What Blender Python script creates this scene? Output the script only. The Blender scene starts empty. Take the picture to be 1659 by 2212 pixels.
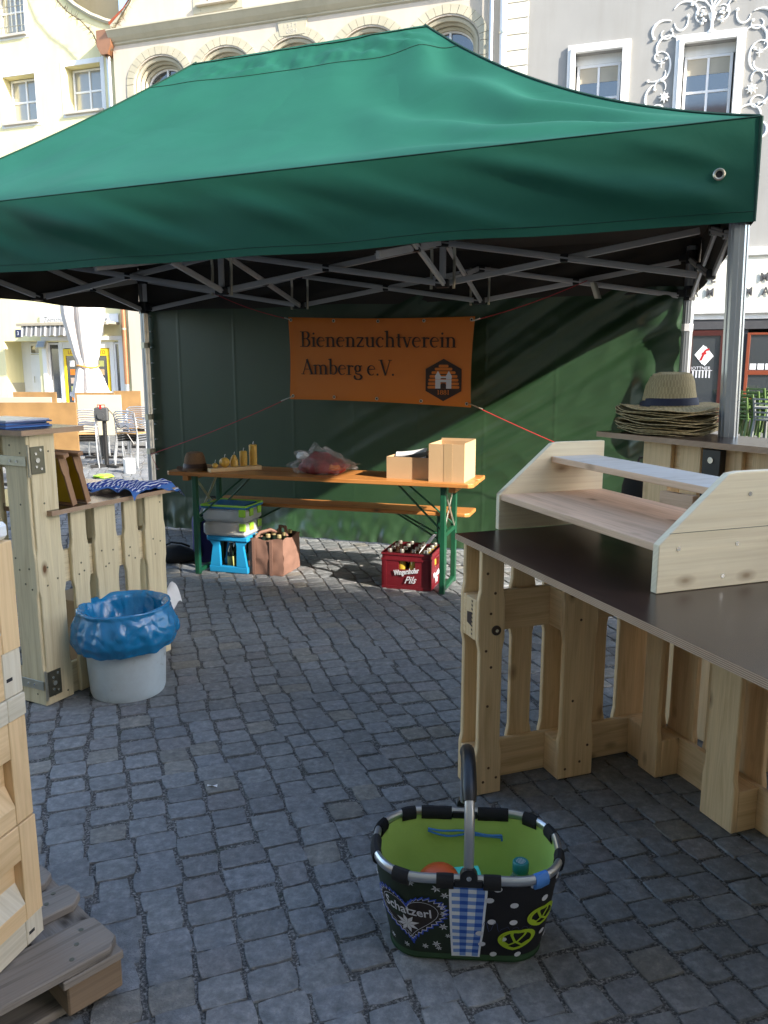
import bpy, math, random
from mathutils import Vector, Matrix, noise
random.seed(7)
R=math.radians; PI=math.pi
sc=bpy.context.scene; COL=sc.collection
# ------------------------------------------------------------------ camera, light, exposure
CAMH=1.48; PITCH=10.4
cd=bpy.data.cameras.new('camera'); cam=bpy.data.objects.new('camera',cd); COL.objects.link(cam)
cd.sensor_fit='VERTICAL'; cd.sensor_height=24.0; cd.lens=24.0*1725/2212
cd.clip_start=.05; cd.clip_end=600
cam.location=(0,0,CAMH); cam.rotation_euler=(R(90-PITCH),0,0)
sc.camera=cam
SUN=Vector((2.337,-1.836,1.54)).normalized()
world=bpy.data.worlds.new('World'); sc.world=world; world.use_nodes=True
wn=world.node_tree; wn.nodes.clear()
sky=wn.nodes.new('ShaderNodeTexSky'); sky.sky_type='NISHITA'; sky.sun_disc=False
sky.sun_elevation=math.asin(SUN.z); sky.sun_rotation=R(128.2); sky.air_density=1.0; sky.dust_density=1.2
bg=wn.nodes.new('ShaderNodeBackground'); bg.inputs[1].default_value=.15
wo=wn.nodes.new('ShaderNodeOutputWorld')
wn.links.new(sky.outputs[0],bg.inputs[0]); wn.links.new(bg.outputs[0],wo.inputs[0])
sl=bpy.data.lights.new('sun','SUN'); sl.energy=3.6; sl.angle=R(.8); sl.color=(1,.93,.82)
so=bpy.data.objects.new('sun',sl); COL.objects.link(so)
so.rotation_euler=SUN.to_track_quat('Z','Y').to_euler(); so.location=(10,-10,12)
sc.view_settings.view_transform='Standard'; sc.view_settings.look='None'
sc.view_settings.gamma=1; sc.view_settings.use_curve_mapping=False
sc.view_settings.exposure=1.85
# ------------------------------------------------------------------ materials
MATS={}
def nd(nt,t,**kw):
    n=nt.nodes.new('ShaderNode'+t)
    for k,v in kw.items():
        if k in n.inputs.keys() : n.inputs[k].default_value=v
        else: setattr(n,k,v)
    return n
def base(name,rough=.6,metal=0,spec=.5,col=(.5,.5,.5)):
    m=bpy.data.materials.new(name); m.use_nodes=True; nt=m.node_tree
    b=nt.nodes['Principled BSDF']; b.inputs['Roughness'].default_value=rough
    b.inputs['Metallic'].default_value=metal; b.inputs['Specular IOR Level'].default_value=spec
    b.inputs['Base Color'].default_value=(*col,1)
    MATS[name]=m; return m,nt,b
def ramp(nt,stops,fac):
    r=nt.nodes.new('ShaderNodeValToRGB'); e=r.color_ramp.elements
    while len(e)<len(stops): e.new(.5)
    for i,(p,c) in enumerate(stops):
        e[i].position=p; e[i].color=(*c,1) if len(c)==3 else c
    nt.links.new(fac,r.inputs[0]); return r
def coords(nt,kind='Object',scale=(1,1,1)):
    tc=nt.nodes.new('ShaderNodeTexCoord'); mp=nt.nodes.new('ShaderNodeMapping')
    mp.inputs['Scale'].default_value=scale; nt.links.new(tc.outputs[kind],mp.inputs[0]); return mp.outputs[0]
def nz(nt,vec,scale,detail=4,rough=.55,dist=0):
    n=nt.nodes.new('ShaderNodeTexNoise'); n.inputs['Scale'].default_value=scale; n.inputs['Detail'].default_value=detail
    n.inputs['Roughness'].default_value=rough; n.inputs['Distortion'].default_value=dist
    nt.links.new(vec,n.inputs['Vector']); return n.outputs[0]
def bump(nt,b,h,strength=.3,dist=.01):
    n=nt.nodes.new('ShaderNodeBump'); n.inputs['Strength'].default_value=strength; n.inputs['Distance'].default_value=dist
    nt.links.new(h,n.inputs['Height']); nt.links.new(n.outputs[0],b.inputs['Normal']); return n
def mix(nt,fac,a,c,mode='MIX'):
    m=nt.nodes.new('ShaderNodeMix'); m.data_type='RGBA'; m.blend_type=mode
    if hasattr(fac,'links'): nt.links.new(fac,m.inputs[0])
    else: m.inputs[0].default_value=fac
    for i,v in ((6,a),(7,c)):
        if hasattr(v,'links'): nt.links.new(v,m.inputs[i])
        else: m.inputs[i].default_value=(*v,1)
    return m.outputs[2]
def plain(name,col,rough=.6,metal=0,var=.15,scale=6,bs=.08,spec=.5):
    m,nt,b=base(name,rough,metal,spec,col)
    v=coords(nt); n=nz(nt,v,scale,5)
    r=ramp(nt,[(.25,tuple(c*(1-var) for c in col)),(.75,tuple(min(1,c*(1+var)) for c in col))],n)
    nt.links.new(r.outputs[0],b.inputs['Base Color'])
    if bs: bump(nt,b,nz(nt,v,scale*12,3),bs,.004)
    return m
def wood(name,light,dark,rough=.55,knots=True,strength=.12,su=1.1,sv=16,kd=(.16,.075,.03)):
    m,nt,b=base(name,rough,0,.35,light)
    tc=nt.nodes.new('ShaderNodeTexCoord')
    mp=nt.nodes.new('ShaderNodeMapping'); mp.inputs['Scale'].default_value=(su,sv,1)
    nt.links.new(tc.outputs['UV'],mp.inputs[0])
    g=nz(nt,mp.outputs[0],1.6,6,.6,1.2)
    mp2=nt.nodes.new('ShaderNodeMapping'); mp2.inputs['Scale'].default_value=(su*2,sv*7,1)
    nt.links.new(tc.outputs['UV'],mp2.inputs[0]); g2=nz(nt,mp2.outputs[0],2.,4,.6)
    r=ramp(nt,[(.3,dark),(.5,light),(.72,tuple(min(1,c*1.12) for c in light))],g)
    r2=ramp(nt,[(.35,(.87,.84,.80)),(.6,(1,1,1))],g2)
    c=mix(nt,.8,r.outputs[0],r2.outputs[0],'MULTIPLY')
    if knots:
        mp3=nt.nodes.new('ShaderNodeMapping'); mp3.inputs['Scale'].default_value=(4.5,9,1)
        nt.links.new(tc.outputs['UV'],mp3.inputs[0])
        vo=nt.nodes.new('ShaderNodeTexVoronoi'); vo.inputs['Scale'].default_value=1; nt.links.new(mp3.outputs[0],vo.inputs[0])
        k=ramp(nt,[(.06,(1,1,1)),(.10,(.5,.5,.5)),(.19,(0,0,0))],vo.outputs['Distance'])
        wn_=nt.nodes.new('ShaderNodeTexWhiteNoise'); nt.links.new(vo.outputs['Position'],wn_.inputs[0])
        gt=nt.nodes.new('ShaderNodeMath'); gt.operation='GREATER_THAN'; gt.inputs[1].default_value=.35; nt.links.new(wn_.outputs[0],gt.inputs[0])
        mu=nt.nodes.new('ShaderNodeMath'); mu.operation='MULTIPLY'; nt.links.new(gt.outputs[0],mu.inputs[0]); nt.links.new(k.outputs[0],mu.inputs[1])
        c=mix(nt,mu.outputs[0],c,kd)
    nt.links.new(c,b.inputs['Base Color']); bump(nt,b,g2,strength,.002); return m
PINE=wood('pine',(.76,.55,.31),(.62,.42,.21))
PINEP=wood('pale pine',(.74,.64,.42),(.62,.51,.31))
RISER=wood('cream pine panel',(.84,.75,.55),(.79,.70,.52),.5,True,.03,.5,6,(.30,.2,.11))
SHELF=wood('pine shelf',(.72,.50,.34),(.56,.37,.24))
PLYE=None
BENCH=wood('varnished orange pine',(.50,.21,.06),(.36,.13,.03),.32,True,.06,1.1,12)
OLDW=wood('weathered grey wood',(.23,.20,.17),(.09,.078,.068),.85,True,.5,1.0,14,(.05,.04,.03))
HIVEW=wood('hive box wood',(.70,.50,.28),(.56,.38,.19),.6,True,.1,1.0,8)
HIVEP=wood('pale grey hive wood',(.62,.56,.44),(.50,.45,.34),.65,True,.1,1,9)
FRAMEW=wood('bee frame wood',(.36,.21,.12),(.22,.12,.07),.7)
ENDW=wood('rough end wood',(.22,.155,.10),(.10,.07,.045),.85,False,.5)
def ply_edge():
    m,nt,b=base('plywood edge',.6,0,.3)
    tc=nt.nodes.new('ShaderNodeTexCoord'); sp=nt.nodes.new('ShaderNodeSeparateXYZ'); nt.links.new(tc.outputs['Object'],sp.inputs[0])
    ma=nt.nodes.new('ShaderNodeMath'); ma.operation='MULTIPLY'; ma.inputs[1].default_value=1450; nt.links.new(sp.outputs[2],ma.inputs[0])
    si=nt.nodes.new('ShaderNodeMath'); si.operation='SINE'; nt.links.new(ma.outputs[0],si.inputs[0])
    r=ramp(nt,[(.35,(.30,.19,.12)),(.6,(.62,.47,.33))],si.outputs[0])
    n=nz(nt,coords(nt,'Object',(3,3,3)),4,4); c=mix(nt,.35,r.outputs[0],ramp(nt,[(.3,(.6,.5,.4)),(.7,(1,1,1))],n).outputs[0],'MULTIPLY')
    nt.links.new(c,b.inputs['Base Color']); return m
PLYE=ply_edge()
def film():
    m,nt,b=base('brown film-faced plywood',.27,0,.55,(.028,.014,.010))
    v=coords(nt); n=nz(nt,v,3,5); r=ramp(nt,[(.3,(.024,.012,.009)),(.7,(.036,.020,.015))],n); nt.links.new(r.outputs[0],b.inputs['Base Color'])
    bump(nt,b,nz(nt,v,400,1),.04,.001); return m
FILM=film()
def fabric(name,c0,c1,rough,crease,cs=3.0,sheen=0,weave=.03,spec=.5,dist=.02):
    m,nt,b=base(name,rough,0,spec,c0)
    v=coords(nt); n=nz(nt,v,2.5,4)
    r=ramp(nt,[(.3,c0),(.7,c1)],n); nt.links.new(r.outputs[0],b.inputs['Base Color'])
    vo=nt.nodes.new('ShaderNodeTexVoronoi'); vo.feature='DISTANCE_TO_EDGE'; vo.inputs['Scale'].default_value=cs
    ad=nt.nodes.new('ShaderNodeMixRGB'); ad.blend_type='ADD'; ad.inputs[0].default_value=.35
    nn=nt.nodes.new('ShaderNodeTexNoise'); nn.inputs['Scale'].default_value=cs*.9; nt.links.new(v,nn.inputs['Vector'])
    nt.links.new(v,ad.inputs[1]); nt.links.new(nn.outputs[1],ad.inputs[2]); nt.links.new(ad.outputs[0],vo.inputs['Vector'])
    cr=ramp(nt,[(0,(0,0,0)),(.10,(1,1,1))],vo.outputs['Distance'])
    n2=nz(nt,v,cs*1.7,6,.65,1.0)
    a=mix(nt,.6,cr.outputs[0],n2)
    bm=bump(nt,b,a,crease,dist)
    b2=nt.nodes.new('ShaderNodeBump'); b2.inputs['Strength'].default_value=weave; b2.inputs['Distance'].default_value=.002
    nt.links.new(nz(nt,v,350,1),b2.inputs['Height']); nt.links.new(bm.outputs[0],b2.inputs['Normal']); nt.links.new(b2.outputs[0],b.inputs['Normal'])
    if sheen: b.inputs['Sheen Weight'].default_value=sheen
    return m
CANOPY=fabric('green canopy cloth',(.008,.088,.055),(.011,.104,.066),.62,.25,1.6,0,.05,.3,.012)
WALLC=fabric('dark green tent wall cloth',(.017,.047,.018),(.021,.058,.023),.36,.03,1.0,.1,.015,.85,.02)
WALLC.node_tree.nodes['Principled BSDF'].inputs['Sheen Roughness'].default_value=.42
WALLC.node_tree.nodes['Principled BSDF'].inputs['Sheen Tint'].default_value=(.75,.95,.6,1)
VALC=CANOPY
def banner_mat():
    return fabric('orange banner vinyl',(.62,.17,.012),(.66,.19,.016),.38,.12,1.2,0,.0,.5)
BANNER=banner_mat()
def cobble():
    m,nt,b=base('basalt cobble',.62,0,.45)
    at=nt.nodes.new('ShaderNodeVertexColor'); at.layer_name='tone'
    v=coords(nt); n=nz(nt,v,34,8,.72); n2=nz(nt,v,190,3,.65); n3=nz(nt,v,.9,3)
    r=ramp(nt,[(.25,(.095,.104,.108)),(.5,(.20,.211,.219)),(.75,(.36,.366,.366))],n)
    c=mix(nt,.9,r.outputs[0],at.outputs[0],'MULTIPLY')
    sp=ramp(nt,[(.68,(0,0,0)),(.76,(1,1,1))],n2); c=mix(nt,sp.outputs[0],c,(.34,.345,.34))
    st=ramp(nt,[(.35,(.78,.78,.78)),(.6,(1.,1.,1.))],n3); c=mix(nt,1,c,st.outputs[0],'MULTIPLY')
    nt.links.new(c,b.inputs['Base Color'])
    rr=ramp(nt,[(.3,(.5,.5,.5)),(.7,(.75,.75,.75))],n); nt.links.new(rr.outputs[0],b.inputs['Roughness'])
    a=mix(nt,.35,n,n2); bump(nt,b,a,1.,.010); return m
COBBLE=cobble()
def grit():
    m,nt,b=base('joint grit and far paving',.9,0,.2)
    v=coords(nt); n=nz(nt,v,130,5,.8); n2=nz(nt,v,5,4)
    r=ramp(nt,[(.32,(.022,.022,.022)),(.50,(.10,.10,.098)),(.64,(.36,.35,.33))],n)
    g=ramp(nt,[(.62,(0,0,0)),(.72,(1,1,1))],n2); c=mix(nt,g.outputs[0],r.outputs[0],mix(nt,.6,r.outputs[0],(.03,.045,.015)))
    nt.links.new(c,b.inputs['Base Color']); bump(nt,b,n,.8,.006); return m
GRIT=grit()
def farpave():
    m,nt,b=base('far paving',.7,0,.3)
    mp=coords(nt,'Object',(1,1,1)); br=nt.nodes.new('ShaderNodeTexBrick'); nt.links.new(mp,br.inputs[0])
    br.inputs['Scale'].default_value=1; br.inputs['Brick Width'].default_value=.125; br.inputs['Row Height'].default_value=.11; br.inputs['Mortar Size'].default_value=.006
    br.inputs['Color1'].default_value=(.15,.155,.155,1); br.inputs['Color2'].default_value=(.22,.215,.20,1); br.inputs['Mortar'].default_value=(.03,.03,.03,1)
    nt.links.new(br.outputs[0],b.inputs['Base Color']); return m
FARP=farpave()
def plaster(name,col,var=.06):
    m,nt,b=base(name,.9,0,.2,col); v=coords(nt); n=nz(nt,v,.8,5,.6); n2=nz(nt,v,60,3)
    n3=nz(nt,coords(nt,'Object',(3,3,.35)),1.2,4)
    r=ramp(nt,[(.3,tuple(c*(1-var) for c in col)),(.7,tuple(min(1,c*(1+var)) for c in col))],n)
    r3=ramp(nt,[(.3,(.9,.89,.87)),(.55,(1,1,1))],n3)
    nt.links.new(mix(nt,.7,r.outputs[0],r3.outputs[0],'MULTIPLY'),b.inputs['Base Color']); bump(nt,b,n2,.25,.005); return m
YEL=plaster('pale yellow render',(.78,.71,.42)); CRM=plaster('cream render',(.53,.47,.39),.07); GRY=plaster('light grey render',(.30,.296,.282),.05)
STONE=plaster('sandstone arch',(.46,.425,.32),.12); WHT=plaster('white plaster trim',(.78,.78,.76),.03); GRYD=plaster('warm grey render',(.50,.46,.40),.1)  # GRYD: warm grey of the sills, date lettering and fascia joints
OCHRE=plaster('ochre render',(.50,.40,.26))
WHITEP=plain('white paint',(.75,.76,.77),.4,0,.04); WHITEF=plain('window frame white',(.78,.78,.78),.4,0,.03)
def glassm(name,col,rough=.06,spec=.8):
    m,nt,b=base(name,rough,0,spec,col); b.inputs['IOR'].default_value=1.9 if 'window' in name else 1.5; v=coords(nt); bump(nt,b,nz(nt,v,1.5,2),.05,.02); return m
GLASS=glassm('window glass',(.035,.04,.045)); GLASSG=glassm('curtained window glass',(.25,.25,.23),.12,.7)
ALU=plain('aluminium profile',(.52,.54,.57),.32,.85,.06,3,.02); GREYA=plain('grey anodised bars',(.5,.5,.5),.45,.3,.08,3,.02)
STEEL=plain('galvanised steel',(.55,.52,.42),.38,.9,.15,20,.05); DSTEEL=plain('dark zinc plate',(.16,.15,.11),.4,.8,.2,20,.05)
SCREW=plain('bright screw head',(.75,.75,.72),.25,1,.05)
BLACK=plain('black plastic',(.012,.012,.013),.38,0,.1); BLACKF=plain('black fabric',(.008,.008,.009),.85,0,.2,8,.3)
GREENM=plain('green powder coat',(.008,.075,.035),.35,.1,.15,6,.03,.6)
SEAM=plain('dark seam thread',(.006,.045,.03),.8)
COPPER=plain('brown downpipe',(.36,.17,.09),.4,.5,.12,4); ZINC=plain('zinc downpipe',(.48,.49,.50),.38,.75,.1,3)
TILE=plain('dark roof tile',(.035,.037,.045),.6,0,.2,9,.2); REDT=plain('red ridge tile',(.35,.08,.03),.7)
PAPER=plain('white paper',(.75,.75,.76),.6,0,.03,4,0); CARD=plain('brown cardboard',(.50,.33,.18),.8,0,.06,5,.08); TAPE=plain('beige packing tape',(.46,.31,.17),.3,0,.04,5,0)
STRAW=None
def straw(name,a,c,su=60,sv=60):
    m,nt,b=base(name,.75,0,.3,a)
    tc=nt.nodes.new('ShaderNodeTexCoord'); mp=nt.nodes.new('ShaderNodeMapping'); mp.inputs['Scale'].default_value=(su,sv,1); nt.links.new(tc.outputs['UV'],mp.inputs[0])
    w=nt.nodes.new('ShaderNodeTexWave'); w.wave_type='BANDS'; w.bands_direction='DIAGONAL'; w.inputs['Scale'].default_value=1.2; w.inputs['Distortion'].default_value=2.5; w.inputs['Detail'].default_value=2; nt.links.new(mp.outputs[0],w.inputs[0])
    ck=nt.nodes.new('ShaderNodeTexChecker'); ck.inputs['Scale'].default_value=.6; nt.links.new(mp.outputs[0],ck.inputs[0])
    f=mix(nt,.45,w.outputs[0],ck.outputs[0])
    n=nz(nt,mp.outputs[0],.7,4); r=ramp(nt,[(.2,c),(.6,a)],f); r2=ramp(nt,[(.3,(.7,.68,.62)),(.6,(1,1,1))],n)
    nt.links.new(mix(nt,.8,r.outputs[0],r2.outputs[0],'MULTIPLY'),b.inputs['Base Color']); bump(nt,b,f,.7,.003); return m
STRAW=straw('natural straw',(.56,.46,.26),(.26,.20,.09)); STRAWB=straw('brown straw',(.30,.17,.09),(.15,.08,.04),90,90)
NAVY=plain('navy band',(.008,.012,.035),.7); BROWNB=plain('brown leather band',(.05,.02,.012),.6)
WAX=plain('beeswax',(.62,.36,.06),.42,0,.08,8,.03)
REDP=plain('red plastic crate',(.14,.008,.014),.4,0,.06,4,.02); BLUEP=plain('blue plastic stool',(.015,.25,.50),.35,0,.05,4,.02)
LBLUE=plain('blue lid',(.01,.16,.42),.3,0,.04); LIME=plain('lime green plastic',(.33,.62,.05),.35,0,.04)
def clear(name,col,trans,rough=.15):
    m,nt,b=base(name,rough,0,.5,col); b.inputs['Transmission Weight'].default_value=trans; b.inputs['IOR'].default_value=1.3; return m
CLEARP=clear('frosted box plastic',(.75,.77,.78),.55,.35)
def film_clear():
    m,nt,b=base('clear crinkled film',.12,0,.8,(.8,.75,.75)); b.inputs['Alpha'].default_value=.16
    v=coords(nt); bump(nt,b,nz(nt,v,28,5,.7,1.5),1.,.02); return m
FILMC=film_clear()
BOTTLE=glassm('brown bottle glass',(.018,.010,.006),.1,.7); JUICE=glassm('yellow juice bottle',(.40,.27,.03),.12,.7); GBOT=glassm('dark green bottle glass',(.008,.015,.010),.08,.8)
CAP=plain('silver bottle cap',(.6,.58,.5),.3,.8); CAPG=plain('gold bottle cap',(.62,.50,.26),.35,.7)
LABELG=plain('yellow green label',(.35,.36,.12),.7); BROWNC=plain('brown non-woven cloth',(.20,.105,.075),.85,0,.08,10,.25)
PURP=plain('purple backpack cloth',(.02,.015,.12),.7,0,.1,9,.2)
def bagblue():
    m,nt,b=base('blue bin liner',.22,0,.6,(.008,.17,.36)); v=coords(nt)
    n=nz(nt,v,7,5,.6,1.2); r=ramp(nt,[(.3,(.006,.13,.30)),(.7,(.012,.20,.40))],n); nt.links.new(r.outputs[0],b.inputs['Base Color'])
    bump(nt,b,nz(nt,v,16,5,.6,2.),.6,.012); return m
BAGB=fabric('blue bin liner',(.004,.17,.38),(.006,.20,.44),.2,.38,5.,0,.0,.8,.02)
def bucketm():
    m,nt,b=base('white bucket plastic',.45,0,.4); v=coords(nt); n=nz(nt,v,9,5,.7)
    r=ramp(nt,[(.30,(.26,.28,.26)),(.39,(.54,.60,.63)),(.7,(.60,.68,.72))],n); nt.links.new(r.outputs[0],b.inputs['Base Color']); return m
BUCKET=bucketm()
CORD=plain('red cord',(.45,.02,.03),.6); LIMEC=plain('lime lining cloth',(.42,.60,.13),.8,0,.08,5,.2)
CHALK=None
def chalk():
    m,nt,b=base('white washed shelf top',.6,0,.3); v=coords(nt,'Object',(2,12,2)); n=nz(nt,v,3,6,.65)
    r=ramp(nt,[(.28,(.38,.34,.28)),(.42,(.54,.51,.46)),(.75,(.64,.62,.58))],n); nt.links.new(r.outputs[0],b.inputs['Base Color']); return m
CHALK=chalk()
def stripes(name,c1,c2,f=120,axis=0):
    m,nt,b=base(name,.85,0,.2); tc=nt.nodes.new('ShaderNodeTexCoord'); sp=nt.nodes.new('ShaderNodeSeparateXYZ'); nt.links.new(tc.outputs['UV'],sp.inputs[0])
    ma=nt.nodes.new('ShaderNodeMath'); ma.operation='MULTIPLY'; ma.inputs[1].default_value=f; nt.links.new(sp.outputs[axis],ma.inputs[0])
    si=nt.nodes.new('ShaderNodeMath'); si.operation='SINE'; nt.links.new(ma.outputs[0],si.inputs[0])
    r=ramp(nt,[(.46,c1),(.54,c2)],si.outputs[0]); nt.links.new(r.outputs[0],b.inputs['Base Color']); return m
STRIPE=stripes('blue white stripes',(.03,.06,.28),(.70,.72,.78),120,1); BLUEC=plain('blue cloth',(.05,.15,.42),.85,0,.1)
LINOCH=plain('patinated brown table top',(.25,.145,.055),.6,0,.35,3,.1); TPINK=plain('pale table top',(.45,.34,.27),.6,0,.05,3); TCREAM=plain('cream table top',(.50,.44,.32),.6,0,.05,3)
CREAMC=fabric('cream parasol cloth',(.70,.62,.56),(.74,.68,.62),.85,.3,2.,0,.02,.2)
SEATW=plain('orange plywood seat',(.45,.26,.10),.5,0,.08); YELP=plain('yellow frame',(.85,.60,.01),.4,0,.03); REDM=plain('red lettering',(.40,.01,.01),.5,0,.03)
ORANGEF=plain('rust red frame',(.20,.045,.018),.4,0,.1,3); DREDF=plain('dark red door frame',(.055,.012,.009),.4,0,.1)
DARKW=plain('dark interior',(.012,.012,.014),.7); DGREY=plain('dark grey facade',(.05,.05,.055),.6); MGREY=plain('grey fascia metal',(.22,.22,.225),.5,0,.03)
GREENC=plain('green plastic chair',(.05,.10,.015),.5,0,.08); GCH=plain('grey plastic chair',(.12,.13,.13),.5)
TWIG=plain('dry brown twigs',(.10,.075,.045),.9,0,.3)
INK=plain('dark brown ink',(.035,.016,.010),.6,0,.03,4,0); INKW=plain('white print',(.62,.62,.66),.6,0,.03,4,0); ORNG=plain('orange print',(.62,.17,.012),.5,0,.03,4,0); LETTER=plain('grey metal letters',(.06,.06,.065),.5)
INKB=plain('black print',(.01,.01,.012),.6,0,.03,4,0)
# ------------------------------------------------------------------ mesh builder
class MB:
    def __init__(s): s.v=[]; s.f=[]; s.uv=[]; s.m=[]; s.col=[]
    def face(s,idx,uv=None,m=0):
        s.f.append(tuple(idx)); s.m.append(m)
        s.uv.append(uv if uv else [(s.v[i][0]+s.v[i][1]*.3,s.v[i][2]+s.v[i][1]*.7) for i in idx])
    def box(s,c,d,rot=None,ch=0.,m=0,mf=None,uax=None):
        """box centre c size d; chamfer ch; mf: dict face->material (+z 't', sides 's')"""
        hx,hy,hz=d[0]/2,d[1]/2,d[2]/2; ch=min(ch,hx*.45,hy*.45,hz*.45)
        ax=uax if uax is not None else max(range(3),key=lambda i:d[i])
        ou,ov=random.uniform(0,30),random.uniform(0,30)
        o=len(s.v); M=rot if rot else Matrix.Identity(3); C=Vector(c)
        def add(p):
            s.v.append(tuple(M@Vector(p)+C)); return len(s.v)-1
        def put(ps,nrm,mm):
            idx=[add(p) for p in ps]
            oth=[i for i in range(3) if i!=ax]
            uv=[]
            k=max(range(3),key=lambda i:abs(nrm[i]))
            for p in ps:
                if k==ax: uv.append((p[oth[0]]*.2+ou,p[oth[1]]+ov))
                else:
                    j=[i for i in oth if i!=k][0]; uv.append((p[ax]+ou,p[j]+ov+k*.37))
            s.f.append(tuple(idx)); s.m.append(mm); s.uv.append(uv)
        def mm(n):
            if mf:
                if n[2]>.9: return mf.get('t',m)
                if n[2]<-.9: return mf.get('b',m)
                return mf.get('s',m)
            return m
        X,Y,Z=hx,hy,hz; a=ch
        for sx in (-1,1):
            q=[(sx*X,-Y+a,-Z+a),(sx*X,Y-a,-Z+a),(sx*X,Y-a,Z-a),(sx*X,-Y+a,Z-a)]
            put(q if sx>0 else q[::-1],(sx,0,0),mm((sx,0,0)))
            q=[(X-a,sx*Y,-Z+a),(-X+a,sx*Y,-Z+a),(-X+a,sx*Y,Z-a),(X-a,sx*Y,Z-a)]
            put(q if sx>0 else q[::-1],(0,sx,0),mm((0,sx,0)))
            q=[(-X+a,-Y+a,sx*Z),(X-a,-Y+a,sx*Z),(X-a,Y-a,sx*Z),(-X+a,Y-a,sx*Z)]
            put(q if sx>0 else q[::-1],(0,0,sx),mm((0,0,sx)))
        if a>0:
            for sx in (-1,1):
                for sy in (-1,1):
                    q=[(sx*X,sy*(Y-a),-Z+a),(sx*(X-a),sy*Y,-Z+a),(sx*(X-a),sy*Y,Z-a),(sx*X,sy*(Y-a),Z-a)]
                    put(q if sx*sy>0 else q[::-1],(sx,0,0),mm((sx,0,0)))
                    q=[(sx*X,-Y+a,sy*(Z-a)),(sx*X,Y-a,sy*(Z-a)),(sx*(X-a),Y-a,sy*Z),(sx*(X-a),-Y+a,sy*Z)]
                    put(q if sx*sy>0 else q[::-1],(sx,0,0),mm((0,0,0)))
                    q=[(-X+a,sx*Y,sy*(Z-a)),(X-a,sx*Y,sy*(Z-a)),(X-a,sx*(Y-a),sy*Z),(-X+a,sx*(Y-a),sy*Z)]
                    put(q if sx*sy<0 else q[::-1],(0,sx,0),mm((0,0,0)))
                    for sz in (-1,1):
                        q=[(sx*X,sy*(Y-a),sz*(Z-a)),(sx*(X-a),sy*Y,sz*(Z-a)),(sx*(X-a),sy*(Y-a),sz*Z)]
                        put(q if sx*sy*sz>0 else q[::-1],(sx,0,0),mm((0,0,0)))
    def b2(s,lo,hi,**k): s.box([(a+b)/2 for a,b in zip(lo,hi)],[abs(b-a) for a,b in zip(lo,hi)],**k)
    def beam(s,p0,p1,w,h,ch=.002,m=0,up=(0,0,1)):
        p0=Vector(p0);p1=Vector(p1);d=p1-p0;L=d.length;d.normalize();U=Vector(up)
        if abs(d.dot(U))>.98: U=Vector((0,1,0))
        y=U.cross(d).normalized(); z=d.cross(y)
        M=Matrix((d,y,z)).transposed(); s.box((p0+p1)/2,(L,w,h),rot=M,ch=ch,m=m,uax=0)
    def prism(s,pts,o,ux,uy,un,t,m=0,ms=None):
        """polygon pts (2D, ccw seen against un) at o, extruded by t along un"""
        o=Vector(o);ux=Vector(ux);uy=Vector(uy);un=Vector(un);n=len(pts);b=len(s.v)
        ou,ov=random.uniform(0,30),random.uniform(0,30)
        W=max(p[0] for p in pts)-min(p[0] for p in pts);Hh=max(p[1] for p in pts)-min(p[1] for p in pts)
        g=(lambda p:(p[1]+ou,p[0]+ov)) if Hh>W else (lambda p:(p[0]+ou,p[1]+ov))
        for k in (0,1):
            for p in pts: s.v.append(tuple(o+ux*p[0]+uy*p[1]+un*(t*k)))
        fl=ux.cross(uy).dot(un)*t>0
        A=list(range(b,b+n));B=list(range(b+n,b+2*n))
        s.f.append(tuple(A[::-1] if fl else A)); s.m.append(m); uv=[g(p) for p in pts]; s.uv.append(uv[::-1] if fl else uv)
        s.f.append(tuple(B if fl else B[::-1])); s.m.append(m); s.uv.append(uv if fl else uv[::-1])
        for i in range(n):
            j=(i+1)%n; q=[A[i],A[j],B[j],B[i]]; u=[g(pts[i]),g(pts[j]),(g(pts[j])[0],g(pts[j])[1]+t),(g(pts[i])[0],g(pts[i])[1]+t)]
            if not fl: q=q[::-1];u=u[::-1]
            s.f.append(tuple(q)); s.m.append(m if ms is None else ms); s.uv.append(u)
    def tube(s,path,r,n=8,closed=False,m=0):
        P=[Vector(p) for p in path];N=len(P);rings=[];pr=None
        for i,p in enumerate(P):
            if closed: t=(P[(i+1)%N]-P[i-1]).normalized()
            else: t=(P[min(i+1,N-1)]-P[max(i-1,0)]).normalized()
            if pr is None:
                a=Vector((0,0,1)) if abs(t.z)<.9 else Vector((1,0,0)); x=t.cross(a).normalized()
            else: x=(pr-t*pr.dot(t)).normalized()
            pr=x;y=t.cross(x); rr=r[i] if isinstance(r,(list,tuple)) else r
            b=len(s.v)
            for k in range(n):
                an=2*PI*k/n; s.v.append(tuple(p+x*math.cos(an)*rr+y*math.sin(an)*rr))
            rings.append(b)
        for i in range(N if closed else N-1):
            a=rings[i];b=rings[(i+1)%N]
            for k in range(n):
                k2=(k+1)%n; s.face((a+k,a+k2,b+k2,b+k),[(i*.1,k/n),(i*.1,(k+1)/n),(i*.1+.1,(k+1)/n),(i*.1+.1,k/n)],m)
        if not closed:
            s.face([rings[0]+k for k in range(n)][::-1],None,m); s.face([rings[-1]+k for k in range(n)],None,m)
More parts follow.
